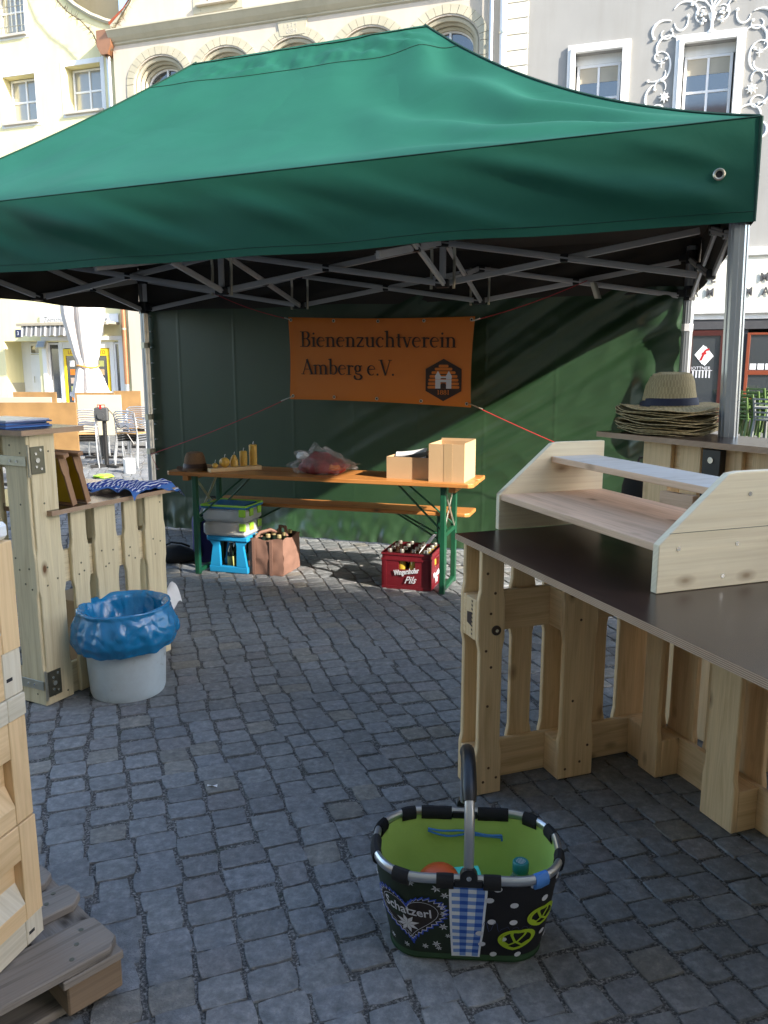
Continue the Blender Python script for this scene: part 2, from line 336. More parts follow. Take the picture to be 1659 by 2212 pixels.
    def lathe(s,prof,n=24,c=(0,0,0),m=0,sx=1,sy=1,fn=None,us=.3):
        b=len(s.v);K=len(prof)
        for i,(r,z) in enumerate(prof):
            for k in range(n):
                an=2*PI*k/n; x=r*math.cos(an)*sx;y=r*math.sin(an)*sy;zz=z
                if fn: x,y,zz=fn(x,y,zz,an,i)
                s.v.append((c[0]+x,c[1]+y,c[2]+zz))
        L=[0]
        for i in range(1,K): L.append(L[-1]+math.hypot(prof[i][0]-prof[i-1][0],prof[i][1]-prof[i-1][1]))
        for i in range(K-1):
            for k in range(n):
                k2=(k+1)%n; s.f.append((b+i*n+k,b+i*n+k2,b+(i+1)*n+k2,b+(i+1)*n+k)); s.m.append(m)
                s.uv.append([(k/n*us*3.1,L[i]),((k+1)/n*us*3.1,L[i]),((k+1)/n*us*3.1,L[i+1]),(k/n*us*3.1,L[i+1])])
    def disc(s,c,r,n=16,m=0,up=True,nrm=None):
        b=len(s.v)
        for k in range(n): s.v.append((c[0]+r*math.cos(2*PI*k/n),c[1]+r*math.sin(2*PI*k/n),c[2]))
        i=list(range(b,b+n)); s.face(i if up else i[::-1],None,m)
    def grid(s,fn,nu,nv,m=0,us=1,vs=1,flip=False):
        b=len(s.v)
        for j in range(nv+1):
            for i in range(nu+1): s.v.append(tuple(fn(i/nu,j/nv)))
        for j in range(nv):
            for i in range(nu):
                q=[b+j*(nu+1)+i,b+j*(nu+1)+i+1,b+(j+1)*(nu+1)+i+1,b+(j+1)*(nu+1)+i]
                u=[(i/nu*us,j/nv*vs),((i+1)/nu*us,j/nv*vs),((i+1)/nu*us,(j+1)/nv*vs),(i/nu*us,(j+1)/nv*vs)]
                if flip: q=q[::-1];u=u[::-1]
                s.f.append(tuple(q)); s.m.append(m); s.uv.append(u)
    def poly(s,pts,m=0): 
        b=len(s.v); s.v+= [tuple(p) for p in pts]; s.face(range(b,b+len(pts)),None,m)
    def mesh(s,name,mats,smooth=False):
        me=bpy.data.meshes.new(name); me.from_pydata(s.v,[],s.f); ul=me.uv_layers.new(name='UVMap')
        flat=[]
        for u in s.uv:
            for a in u: flat+= [a[0],a[1]]
        ul.data.foreach_set('uv',flat)
        if not isinstance(mats,(list,tuple)): mats=[mats]
        for mt in mats: me.materials.append(mt)
        if len(mats)>1: me.polygons.foreach_set('material_index',s.m)
        if smooth:
            me.polygons.foreach_set('use_smooth',[True]*len(me.polygons))
            if smooth!='all':
                me.set_sharp_from_angle(angle=R(40))
        me.update(); return me
    def build(s,name,mats,parent=None,smooth=False,loc=None):
        o=bpy.data.objects.new(name,s.mesh(name,mats,smooth)); COL.objects.link(o)
        if parent: o.parent=parent
        if loc: o.location=loc
        return o
def thing(name,label,cat,loc=(0,0,0),rz=0,group=None,rot=None):
    o=bpy.data.objects.new(name,None); COL.objects.link(o); o.location=loc; o.rotation_euler=rot if rot else (0,0,rz)
    o['label']=label;o['category']=cat
    if group:o['group']=group
    o.empty_display_size=.1
    return o
def tag(o,label=None,cat=None,group=None,kind=None):
    for k,v in (('label',label),('category',cat),('group',group),('kind',kind)):
        if v:o[k]=v
    return o
def children(o): return [c for c in bpy.data.objects if c.parent==o]
def copy_tree(o,loc=None,rz=None,label=None,parent=None,rot=None,_kids=None):
    if _kids is None:
        _kids={}
        for c in bpy.data.objects:
            if c.parent: _kids.setdefault(c.parent.name,[]).append(c)
    c=o.copy(); COL.objects.link(c)
    if parent: c.parent=parent
    if loc is not None:c.location=loc
    if rz is not None:c.rotation_euler=(0,0,rz)
    if rot is not None:c.rotation_euler=rot
    if label:c['label']=label
    for k in _kids.get(o.name,[]): copy_tree(k,parent=c,_kids=_kids)
    return c
def inst(mesh,name,parent,loc=(0,0,0),rot=(0,0,0),scale=(1,1,1)):
    o=bpy.data.objects.new(name,mesh); COL.objects.link(o); o.parent=parent; o.location=loc;o.rotation_euler=rot;o.scale=scale; return o
def text(s,size,mat,parent,loc,rot,name='lettering',ext=.001,align='LEFT',shear=0,sx=1,bold=0,space=1):
    cu=bpy.data.curves.new('txt','FONT'); cu.body=s; cu.size=size; cu.extrude=ext; cu.align_x=align; cu.shear=shear; cu.offset=bold; cu.space_character=space
    cu.resolution_u=3
    t=bpy.data.objects.new('txt',cu); COL.objects.link(t)
    bpy.context.view_layer.update()
    dg=bpy.context.evaluated_depsgraph_get(); me=bpy.data.meshes.new_from_object(t.evaluated_get(dg))
    bpy.data.objects.remove(t); me.materials.clear(); me.materials.append(mat)
    o=bpy.data.objects.new(name,me); COL.objects.link(o); o.parent=parent; o.location=loc;o.rotation_euler=rot;o.scale=(sx,1,1); return o
def fbm(x,y,z=0,o=4):
    return noise.fractal(Vector((x,y,z)),1.,2.,o)
ORD=['first','second','third','fourth','fifth','sixth','seventh','eighth','ninth','tenth','eleventh','twelfth','thirteenth','fourteenth']
exec_parts=True
# ------------------------------------------------------------------ ground and cobbles
P_=R(PITCH); CP,SP=math.cos(P_),math.sin(P_)
def infront(x,y,z=0):
    D=y*CP+(CAMH-z)*SP; return D,(x/D if D>.05 else 9),((-y*SP+(CAMH-z)*CP)/D if D>.05 else 9)
gm=MB(); gm.poly([(-200,-60,-.006),(200,-60,-.006),(200,300,-.006),(-200,300,-.006)])
ground=gm.build('ground',GRIT); tag(ground,kind='structure')
G2=Vector((.955,.297)); G1=Vector((-.297,.955)); LS,LT=.117,.108
def lat(s,t):
    ws=.16*noise.noise(Vector((s*.35,t*.30,3)))+.018*noise.noise(Vector((s*1.3,t*1.1,9)))
    wt=.14*noise.noise(Vector((s*.30,t*.33,13)))+.012*noise.noise(Vector((s*1.5,t*1.2,19)))
    return G2*(s+ws)+G1*(t+wt)
def stone(i,j,fine):
    rnd=random.Random(i*7919+j*104729)
    off=noise.noise(Vector((i*.9,j*.11,5)))*.10+(rnd.random()-.5)*.006
    a0=(i)*LS; a1=(i+1)*LS; b0=j*LT+off; b1=(j+1)*LT+off
    r=lambda k:(rnd.random()-.5)*k
    wob=lambda c,t:.030*noise.noise(Vector((c*1.7,j*.62,31)))+.006*noise.noise(Vector((c*2.3,t*9,41)))
    gs=.0035+.0065*abs(noise.noise(Vector((i*.8,j*.6,55)))); gt=.0018+.0022*rnd.random()
    cs=[(a0+gs+wob(i,b0)+r(.008),b0+gt+r(.006)),(a1-gs+wob(i+1,b0)+r(.008),b0+gt+r(.006)),(a1-gs+wob(i+1,b1)+r(.008),b1-gt+r(.006)),(a0+gs+wob(i,b1)+r(.008),b1-gt+r(.006))]
    n=3 if fine else 2
    out=[]
    for k in range(4):
        p,q=cs[k],cs[(k+1)%4]
        for m in range(n):
            f=m/n
            if m==0:
                cx=(cs[0][0]+cs[2][0])/2; cy=(cs[0][1]+cs[2][1])/2; e=.035+.05*rnd.random()
                out.append((p[0]+(cx-p[0])*e,p[1]+(cy-p[1])*e))
            else: out.append((p[0]+(q[0]-p[0])*f+r(.005),p[1]+(q[1]-p[1])*f+r(.005)))
    W=[lat(*o) for o in out]; cen=sum(W,Vector((0,0)))/len(W)
    h=-.001+r(.005); tx,ty=r(.04),r(.04); dome=.0005+.002*rnd.random()
    tone=.84+.28*rnd.random(); tint=rnd.random()
    col=(tone*(1.0+.12*max(0,tint-.75)*4),tone,tone*(1.03-.05*tint),1)
    if tint>.93: col=(tone*1.12,tone*1.03,tone*.90,1)
    vs=[];fs=[]; N=len(W)
    for (k,zz,bev) in ((1.0,-.03,0),(1.0,-.0030,1),(.988,-.0006,2),(.965,0,3)):
        for w in W:
            p=cen+(w-cen)*k; d=p-cen; z=zz+(h+d.x*tx+d.y*ty if bev else 0)
            if bev: z+=r(.0016)
            vs.append((p.x,p.y,z))
    vs.append((cen.x,cen.y,h+dome))
    for L in range(3):
        for k in range(N):
            k2=(k+1)%N; fs.append((L*N+k,L*N+k2,(L+1)*N+k2,(L+1)*N+k))
    for k in range(N): fs.append((3*N+k,3*N+(k+1)%N,4*N))
    return vs,fs,col,cen
def cobmesh(name,items):
    V=[];Fc=[];C=[]
    for vs,fs,col,_ in items:
        b=len(V); V+=vs
        for f in fs: Fc.append(tuple(a+b for a in f)); C+=[col]*len(f)
    me=bpy.data.meshes.new(name); me.from_pydata(V,[],Fc)
    ca=me.color_attributes.new('tone','FLOAT_COLOR','CORNER')
    ca.data.foreach_set('color',[x for c in C for x in c]); me.materials.append(COBBLE)
    me.polygons.foreach_set('use_smooth',[True]*len(me.polygons)); me.set_sharp_from_angle(angle=R(28)); return me
near=[];rest=[]
for i in range(-75,85):
    for j in range(0,135):
        p=lat((i+.5)*LS,(j+.5)*LT)
        if p.y<.55 or p.y>14.2: continue
        D,u,v=infront(p.x,p.y)
        if D<.3 or abs(u)>.60+.25/D or v>.78 : continue
        if p.y>7.6 and -.23*p.y<p.x<.36*p.y: continue
        near.append((D,i,j)) if (abs(u)<.49 and v<.66) else rest.append((D,i,j))
near.sort()
for D,i,j in near[:300]:
    o=bpy.data.objects.new('cobblestone',cobmesh('cobblestone',[stone(i,j,True)])); COL.objects.link(o); o.parent=ground
o=bpy.data.objects.new('cobblestones',cobmesh('cobblestones',[stone(i,j,D<4.5) for D,i,j in near[300:]+rest])); COL.objects.link(o); o.parent=ground; o['kind']='stuff'
fp=MB()
for q in ([(-60,14.0),(60,14.0),(60,60),(-60,60)],[(-40,3),(-9.3,3),(-9.3,13.99),(-40,13.99)],[(9.3,3),(40,3),(40,13.99),(9.3,13.99)]):
    fp.poly([(a,b,-.004) for a,b in q])
tag(fp.build('pavement',FARP),kind='structure')
# ------------------------------------------------------------------ facades behind
FO=Vector((-12,25,0)); FD=Vector((.949,-.316,0)).normalized(); FN=Vector((.316,.949,0)).normalized(); FRZ=math.atan2(FD.y,FD.x)
def F(s,y=0,z=0): return tuple(FO+FD*s+FN*y+Vector((0,0,z)))
def wall_open(mb,x0,x1,z0,z1,ops,y=0,m=0):
    """front sheet with real openings; ops: (x0,x1,z0,z1,depth,arch)"""
    xs=sorted({x0,x1,*[o[0] for o in ops],*[o[1] for o in ops]}); zs=sorted({z0,z1,*[o[2] for o in ops],*[o[3] for o in ops]})
    for a,b in zip(xs,xs[1:]):
        for c,d in zip(zs,zs[1:]):
            mx,mz=(a+b)/2,(c+d)/2
            if any(o[0]<mx<o[1] and o[2]<mz<o[3] for o in ops): continue
            mb.poly([(a,y,c),(b,y,c),(b,y,d),(a,y,d)],m)
    for o in ops:
        a,b,c,d,dp=o[:5]; Y=y+dp
        if len(o)>5 and o[5]:
            N=16; cx=(a+b)/2; rx=(b-a)/2; rz=o[5]
            arc=[(cx-rx*math.cos(PI*k/N),d-rz+rz*math.sin(PI*k/N)) for k in range(N+1)]
            for p,q in zip(arc,arc[1:]):
                if q[1]<d or p[1]<d: mb.poly([(p[0],y,p[1]),(q[0],y,q[1]),(q[0],y,d),(p[0],y,d)],m)
                mb.poly([(p[0],y,p[1]),(p[0],Y,p[1]),(q[0],Y,q[1]),(q[0],y,q[1])],m)
            top=d-rz
        else:
            top=d; mb.poly([(a,y,d),(a,Y,d),(b,Y,d),(b,y,d)],m)
        mb.poly([(a,y,c),(a,Y,c),(a,Y,top),(a,y,top)],m); mb.poly([(b,y,top),(b,Y,top),(b,Y,c),(b,y,c)],m)
        mb.poly([(a,y,c),(b,y,c),(b,Y,c),(a,Y,c)],m)
def backbox(mb,x0,x1,z1,y,dep,m=0):
    mb.poly([(x0,y,0),(x0,y,z1),(x0,dep,z1),(x0,dep,0)],m); mb.poly([(x1,y,z1),(x1,y,0),(x1,dep,0),(x1,dep,z1)],m)
    mb.poly([(x0,dep,0),(x0,dep,z1),(x1,dep,z1),(x1,dep,0)],m); mb.poly([(x0,y,z1),(x1,y,z1),(x1,dep,z1),(x0,dep,z1)],m)
def window(par,x0,x1,z0,z1,y,fw=.06,nx=2,nz_=2,glass=GLASS,frame=WHITEF,blind=None,zsplit=None):
    f=MB(); 
    f.b2((x0,y-.04,z0),(x0+fw,y+.02,z1),ch=.005);f.b2((x1-fw,y-.04,z0),(x1,y+.02,z1),ch=.005)
    f.b2((x0+fw,y-.04,z0),(x1-fw,y+.02,z0+fw),ch=.005);f.b2((x0+fw,y-.04,z1-fw),(x1-fw,y+.02,z1),ch=.005)
    w=f.build('window',frame,par)
    xs=[x0+fw+(x1-x0-2*fw)*k/nx for k in range(nx+1)]; zs=[z0+fw+(z1-z0-2*fw)*k/nz_ for k in range(nz_+1)]
    if zsplit: zs[1]=zsplit
    b=MB()
    for k in range(1,nx): b.b2((xs[k]-.025,y-.035,z0+fw),(xs[k]+.025,y+.01,z1-fw),ch=.004)
    for k in range(1,nz_): b.b2((x0+fw,y-.030,zs[k]-.025),(x1-fw,y+.008,zs[k]+.025),ch=.004)
    if nx>1 or nz_>1: b.build('glazing_bar',frame,w)
    for i in range(nx):
        for j in range(nz_):
            g=MB(); g.b2((xs[i]+.002,y-.004,zs[j]+.002),(xs[i+1]-.002,y+.004,zs[j+1]-.002)); g.build('pane',glass,w)
    if blind:
        g=MB(); g.b2((x0+fw,y-.012,z1-fw-(z1-z0)*blind),(x1-fw,y-.008,z1-fw)); g.build('blind',plain_blind,w)
    return w
plain_blind=plain('beige blind',(.42,.38,.30),.8,0,.04,5,0)
def surround(par,x0,x1,z0,z1,w,t,mat=WHT,name='window_surround',y=0,bottom=True):
    m=MB(); m.b2((x0-w,y-t,z0-(w if bottom else 0)),(x0,y+.01,z1+w),ch=.006); m.b2((x1,y-t,z0-(w if bottom else 0)),(x1+w,y+.01,z1+w),ch=.006)
    m.b2((x0,y-t+.002,z1),(x1,y+.01,z1+w),ch=.006)
    if bottom: m.b2((x0,y-t+.002,z0-w),(x1,y+.01,z0),ch=.006)
    return m.build(name,mat,par)
# --- yellow town house
yh=thing('town_house','pale yellow rendered house with white framed windows and a newsagent shop on its ground floor','house',F(0),FRZ)
m=MB()
opsY=[(1.17,2.30,8.32,9.55,.36),(3.33,4.50,8.42,9.60,.36),(1.0,2.1,10.62,12.0,.36),(.45,1.72,.0,2.2,.75),(1.98,4.62,0,2.16,.12),(-1.4,-.3,8.32,9.55,.36),(1.17,2.3,4.9,6.3,.36),(3.33,4.5,4.9,6.3,.36)]
wall_open(m,-7,5.06,0,10.45,[o for o in opsY if o[3]<10.4])
wall_open(m,-7,2.6,10.45,15,[(1.0,2.1,10.62,12.0,.36)])
gp=[(5.06,10.45),(4.75,10.55),(4.3,10.75),(3.8,11.05),(3.45,11.35),(3.1,12.1),(2.6,13.0)]
for a,b in zip(gp,gp[1:]): m.poly([(b[0],0,10.45),(a[0],0,10.45),(a[0],0,a[1]),(b[0],0,b[1])])
backbox(m,-7,5.06,10.4,.0,9); m.build('wall',YEL,yh)
m=MB(); pth=[(p[0]+.02,-.02,p[1]+.03) for p in gp]
m.tube(pth,.07,6); m.build('gable_coping',STONE,yh)
for (a,b,c,d,dp) in opsY:
    if d<2.3 : continue
    surround(yh,a,b,c,d,.13,.012)
    s=MB(); s.b2((a-.06,-.09,c-.07),(b+.06,.3,c-.002),ch=.008); s.build('window_sill',GRYD,yh)
    window(yh,a+.03,b-.03,c+.002,d-.02,dp-.04,.05,2,2,GLASSG)
    s=MB(); s.poly([(a,dp+.0,c),(b,dp,c),(b,dp,d),(a,dp,d)]); s.build('window_back',DARKW,yh)
m=MB()   # iron grille on the top window
for k in range(7): m.tube([(1.05+k*.165,-.06,10.66),(1.05+k*.165,-.06,11.9)],.011,6)
for z in (10.8,11.3,11.8): m.tube([(.98,-.06,z),(2.12,-.06,z)],.011,6)
m.build('window_grille',STEEL,yh)
m=MB(); m.b2((.80,.66,0),(1.66,.70,2.16),ch=.004); d=m.build('door',WHITEP,yh)
for z in (.55,.98,1.4): 
    g=MB(); g.b2((1.16,.645,z-.13),(1.52,.658,z+.16)); g.build('pane',GLASSG,d)
g=MB(); g.b2((.86,.645,1.86),(1.5,.658,2.08)); g.build('pane',GLASS,d)
g=MB(); g.b2((.86,.62,1.80),(1.62,.657,1.83)); g.tube([(.95,.6,.95),(.95,.6,1.15)],.012,6); g.build('handle',STEEL,d)
g=MB(); g.b2((.45,.70,0),(1.72,.75,2.2)); g.build('door_wall',WHT,yh)
g=MB(); g.b2((.452,.02,0),(.47,.7,.95),ch=.003); g.build('stone_plinth',STONE,yh)
tag(text('3',.16,INKW,yh,(.99,-.03,2.38),(PI/2,0,0),'lettering'))
m=MB(); m.b2((.93,-.024,2.32),(1.13,0,2.54),ch=.003); m.build('house_number_plate',plain('blue enamel plate',(.01,.015,.06),.3,0,.02),yh)
# shop front
m=MB(); m.b2((1.86,-.04,0),(2.02,.1,2.2),ch=.01); m.b2((4.58,-.04,0),(4.74,.1,2.2),ch=.01); m.b2((1.86,-.045,2.2),(4.74,.1,2.32),ch=.01)
m.b2((2.44,.02,0),(2.58,.11,2.16),ch=.006); m.b2((4.22,.02,0),(4.36,.11,2.16),ch=.006); m.b2((2.58,.03,1.98),(4.22,.11,2.16),ch=.004)
m.b2((2.02,.04,0),(2.44,.11,.45),ch=.004);m.b2((4.36,.04,0),(4.58,.11,.45),ch=.004)
m.build('shopfront_frame',WHT,yh)
for a,b in ((2.02,2.44),(4.36,4.58)): window(yh,a,b,.45,2.14,.09,.05,1,1,GLASS)
m=MB(); m.b2((2.0,.115,0),(4.6,.12,2.16)); m.build('shop_interior',DARKW,yh)
for a,b in ((2.60,3.38),(3.42,4.20)):
    m=MB(); m.b2((a,.0,0),(a+.07,.06,1.96),ch=.004); m.b2((b-.07,.0,0),(b,.06,1.96),ch=.004); m.b2((a+.07,.0,1.76),(b-.07,.06,1.96),ch=.004); m.b2((a+.07,0,0),(b-.07,.06,.3),ch=.004)
    d=m.build('door',YELP,yh); g=MB(); g.b2((a+.07,.03,.3),(b-.07,.04,1.76)); g.build('pane',GLASS,d)
    text('LOTTO',.15,REDM,d,(a+.18,-.004,1.81),(PI/2,0,0))
    rp=random.Random(int(a*10))
    for k in range(5):
        for q in range(2):
            g=MB(); zz=.45+k*.25; g.b2((a+.2+q*.22,.020,zz),(a+.36+q*.22,.027,zz+.17)); g.build('poster',rp.choice([PAPER,ORNG,CARD,LABELG,TPINK]),d)
# awning
aw=thing('awning','striped grey and white shop awning with scalloped edge above the newsagent windows','awning',F(1.75,0,0),FRZ)
m=MB(); m.b2((-.12,-.75,2.60),(3.02,-.66,2.68),ch=.01); m.b2((0,-.66,2.63),(2.9,0,2.70),ch=.01); m.build('cassette',plain('beige awning case',(.34,.30,.23),.5),aw)
def scal(u,v):
    x=u*2.85+.03; sc_=.5+.5*math.cos(u*2*PI*9); z=2.60-v*(.27+.035*sc_); return (x,-.70-.05*v+.012*math.sin(u*60),z)
m=MB(); m.grid(scal,108,6,us=2.85,vs=.3); m.build('valance',stripes('awning stripes',(.14,.14,.14),(.55,.53,.51),38,0),aw,True)
sg=thing('shop_sign','white shop sign board with dark blackletter writing behind the awning','sign',F(1.9,0,2.7),FRZ)
m=MB(); m.b2((0,-.06,0),(2.75,-.002,.24),ch=.004); m.build('board',WHITEP,sg)
text('Zeitschriften   &  Stehcafe',.25,LETTER,sg,(.12,-.064,.02),(PI/2,0,0),shear=.12,sx=.86)
fl=thing('flood_light','small square flood light beside the shop awning','lamp',F(1.98,-.15,2.08),FRZ,rot=(R(-25),0,FRZ))
m=MB(); m.b2((-.16,-.05,-.11),(.16,.02,.11),ch=.01); m.build('housing',STEEL,fl); m=MB(); m.b2((-.13,-.058,-.085),(.13,-.051,.085)); m.build('lamp_glass',GLASSG,fl)
# --- cream house
CS=5.1
ch=thing('arcade_house','cream rendered gabled house with a row of stone arched windows and dated keystone','house',F(CS,0,0),FRZ)
arch=[6.50,8.42,10.35,12.32,14.25]
Y0=-.22; m=MB(); opsC=[(c-.78-CS,c+.78-CS,7.6,9.46,.5,.62) for c in arch]
wall_open(m,0,10.4,0,10.0,opsC+[(.6,2.2,3.8,5.6,.3),(3,4.6,3.8,5.6,.3),(5.4,7,3.8,5.6,.3),(7.8,9.4,3.8,5.6,.3)],Y0)
wall_open(m,1.1,10.4,10.0,15,[(7.80-CS,8.78-CS,10.52,12,.35)],Y0)
g2=[(0,10.3),(.35,10.5),(.8,10.75),(1.1,11.3),(1.1,11.3)]
m.poly([(0,Y0,10.0),(1.1,Y0,10.0),(1.1,Y0,11.6),(.85,Y0,11.0),(.45,Y0,10.6),(0,Y0,10.3)])
backbox(m,0,10.4,10,Y0,9); m.build('wall',CRM,ch)
m=MB(); m.poly([(c-CS+dx,Y0+.52,z) for c in [10.35] for dx,z in ((-5,3.5),(5,3.5),(5,12.2),(-5,12.2))]); m.build('interior',DARKW,ch)
m=MB()
prof=[(0,9.84),(-.05,9.87),(-.05,9.90),(-.09,9.93),(-.16,10.0),(-.24,10.12),(-.26,10.14),(-.26,10.17),(0,10.24)]
for a,b in zip(prof,prof[1:]): m.poly([(-.02,Y0+a[0],a[1]),(10.4,Y0+a[0],a[1]),(10.4,Y0+b[0],b[1]),(-.02,Y0+b[0],b[1])])
m.poly([(-.02,Y0+a[0],a[1]) for a in prof]); m.build('cornice',STONE,ch)
m=MB(); m.tube([(0,Y0-.02,10.3),(.45,Y0-.02,10.62),(.85,Y0-.02,11.02),(1.1,Y0-.02,11.6),(1.5,Y0-.02,12.6)],.06,6); m.build('gable_coping',STONE,ch)
m=MB(); m.tube([(-.1,Y0+.05,10.42),(.38,Y0+.05,10.72),(.78,Y0+.05,11.12),(1.02,Y0+.05,11.7),(1.4,Y0+.05,12.7)],.05,6); m.build('ridge_tile',REDT,ch)
for ai,c in enumerate(arch):
    cx=c-CS; N=15
    # arch ring stones (voussoirs), each a piece
    for k in range(N):
        a0=PI*k/N+.006;a1=PI*(k+1)/N-.006
        o_=1.02;i_=.80
        q=[(cx-i_*math.cos(a0),8.84+.66*math.sin(a0)),(cx-i_*math.cos(a1),8.84+.66*math.sin(a1)),(cx-o_*math.cos(a1),8.84+.86*math.sin(a1)),(cx-o_*math.cos(a0),8.84+.86*math.sin(a0))]
        v=MB(); v.prism(q,(0,Y0-.018-.004*(k%2),0),(1,0,0),(0,0,1),(0,1,0),.03); v.build('arch_stone',STONE,ch)
    for z in range(4):
        for sx in (-1,1):
            v=MB(); xa=cx+sx*.80;xb=cx+sx*1.02; v.b2((min(xa,xb),Y0-.02,7.6+z*.31),(max(xa,xb),Y0+.01,7.6+z*.31+.30),ch=.004); v.build('jamb_stone',STONE,ch)
    # moulded inner orders
    v=MB()
    for rr,yy,t in ((.74,.10,.03),(.69,.22,.03),(.63,.34,.03)):
        p=[(cx-rr,Y0+yy,7.6)]+[(cx-rr*math.cos(PI*k/18),Y0+yy,8.84+(rr-.16)*math.sin(PI*k/18)) for k in range(19)]+[(cx+rr,Y0+yy,7.6)]
        v.tube(p,t+.03,6)
    v.build('arch_moulding',STONE,ch)
    # arched window
    v=MB(); rr=.60
    p=[(cx-rr,Y0+.42,7.6)]+[(cx-rr*math.cos(PI*k/14),Y0+.42,8.8+(rr-.14)*math.sin(PI*k/14)) for k in range(15)]+[(cx+rr,Y0+.42,7.6)]
    v.tube(p,.035,6); v.b2((cx-.025,Y0+.39,7.6),(cx+.025,Y0+.44,9.26)); v.b2((cx-.6,Y0+.392,8.55),(cx+.6,Y0+.438,8.62))
    w=v.build('window',WHITEF,ch)
    v=MB(); v.poly([(cx-rr,Y0+.45,7.6),(cx+rr,Y0+.45,7.6)]+[(cx+rr*math.cos(PI*k/14),Y0+.45,8.8+(rr-.14)*math.sin(PI*k/14)) for k in range(15)]); v.build('pane',GLASS,w)
v=MB(); v.prism([(-.34,9.5),(.34,9.5),(.40,9.84),(-.40,9.84)],(10.35-CS,Y0-.03,0),(1,0,0),(0,0,1),(0,1,0),.05); k_=v.build('keystone',STONE,ch)
text('1 5 7 9',.13,GRYD,k_,(10.35-CS-.24,Y0-.031,9.68),(PI/2,0,0),ext=.004); text('GSH',.15,GRYD,k_,(10.35-CS-.17,Y0-.031,9.54),(PI/2,0,0),ext=.004)
surround(ch,7.80-CS,8.78-CS,10.52,12,.22,.015,STONE,'window_surround',Y0)
s=MB(); s.b2((7.7-CS,Y0-.12,10.46),(8.88-CS,Y0+.2,10.52),ch=.006); s.build('window_sill',GRYD,ch); window(ch,7.86-CS,8.72-CS,10.54,12,Y0+.3,.07,2,1,GLASSG)
for k in range(4): window(ch,.6+2.4*k,2.2+2.4*k,3.8,5.6,Y0+.25,.07,2,2)
# valley roof and cheek behind the gutter
rf=thing('dormer_roof','dark tiled roof slope and rendered cheek seen in the valley between the two gables','roof',F(3.2,1.2,10.3),FRZ)
m=MB(); m.poly([(-.6,0,0),(1.15,0,0),(1.15,0,3.5),(-.6,0,3.5)]); m.build('cheek_wall',OCHRE,rf)
for r_ in range(22):
    for c_ in range(9):
        v=MB(); y=-.35+r_*.13; z=.05+r_*.16; x=1.1+c_*.16+(r_%2)*.05
        v.box((x,y+.1,z),(.155,.2,.018),rot=Matrix.Rotation(R(52),3,'X'),ch=.003); v.build('roof_tile',TILE,rf)
m=MB(); m.poly([(.95,-.4,-.06),(2.9,-.4,-.06),(2.9,2.5,3.5),(.95,2.5,3.5)]); m.build('roof_deck',TILE,rf)
m=MB()
for k in range(6): m.tube([(.78+k*.1,-.5,.30-.03*k),(.80+k*.1,-.5,.62-.07*k)],.01,5)
m.tube([(.7,-.5,.45),(1.5,-.5,.18)],.012,5); m.tube([(.7,-.5,.62),(1.4,-.5,.28)],.012,5); m.build('snow_guard',STEEL,rf)
m=MB(); m.prism([(0,0),(.75,0),(.9,.16),(-.12,.10)],(.95+.55,-.75,.0),(1,0,0),(0,0,1),(0,1,0),.5); m.build('gutter',ZINC,rf)
# rain pipes
def pipe(s,y,z0,z1,r,mat,label,head=False,low=None,zl=0):
    t=thing('rain_pipe',label,'pipe',F(s,y,0),FRZ,'rain pipes on the house fronts')
    m=MB(); m.tube([(0,0,zl),(0,0,z1)],r,12); m.build('pipe',mat,t,True)
    for z in [z0+k*1.9 for k in range(int((z1-z0)/1.9))]:
        b=MB(); b.lathe([(r+.001,-.03),(r+.014,-.025),(r+.014,.025),(r+.001,.03)],12,(0,0,z)); b.build('pipe_bracket',STEEL,t)
    if head:
        h=MB(); h.prism([(-.10,0),(.10,0),(.22,.22),(.22,.60),(-.22,.60),(-.22,.22)],(0,.14,z1),(1,0,0),(0,0,1),(0,-1,0),.32); h.build('leader_head',COPPER,t)
    if low:
        h=MB(); h.tube([(0,0,low),(0,0,6)],r+.006,12); h.build('painted_section',COPPER,t,True)
    return t
pipe(4.93,-.20,.6,9.62,.065,ZINC,'grey rain pipe with brown leader head between the yellow and the cream house',True,.95)
pipe(15.33,-.36,2.5,14,.05,ZINC,'thin grey rain pipe at the right end of the cream house front'); pipe(15.60,-.30,3.2,14,.085,WHITEP,'thick pale rain pipe left of the quoin stones')
# --- grey house on the right
RS=15.62
gh=thing('stucco_house','light grey house with white stucco scroll ornaments above a dark bistro shopfront','house',F(RS,0,0),FRZ)
m=MB(); opsR=[(17.20-RS,18.22-RS,6.72,8.38,.26),(19.50-RS,20.55-RS,6.62,8.32,.26),(21.9-RS,22.9-RS,6.62,8.32,.26)]
wall_open(m,0,12,3.86,15,opsR); backbox(m,0,12,15,0,9); m.build('wall',GRY,gh)
for k in range(28):
    z=3.9+k*.335+.02
    v=MB(); v.b2((0,-.035,z),(.50,.0,z+.315),ch=.008); v.build('quoin_stone',plaster('quoin',(.72,.71,.62),.03) if k==0 else MATSQ,gh) if k else None
    if k==0:
        MATSQ=plaster('pale quoin stone',(.66,.65,.58),.03)
for (a,b,c,d,dp) in opsR:
    surround(gh,a,b,c,d,.10,.10); surround(gh,a-.10,b+.10,c-.10,d+.10,.07,.06,WHT,'window_surround')
    surround(gh,a+.06,b-.06,c+.06,d-.10,.06,-.10,WHT,'inner_moulding',0) if False else None
    wd=window(gh,a+.03,b-.03,c+.02,d-.20,dp-.03,.06,2,2,GLASS,blind=.22)
    v=MB(); v.b2((a,.18,d-.2),(b,.25,d-.002)); v.build('window_head',WHT,gh); v=MB(); v.poly([(a,dp,c),(b,dp,c),(b,dp,d),(a,dp,d)]); v.build('window_back',DARKW,gh)
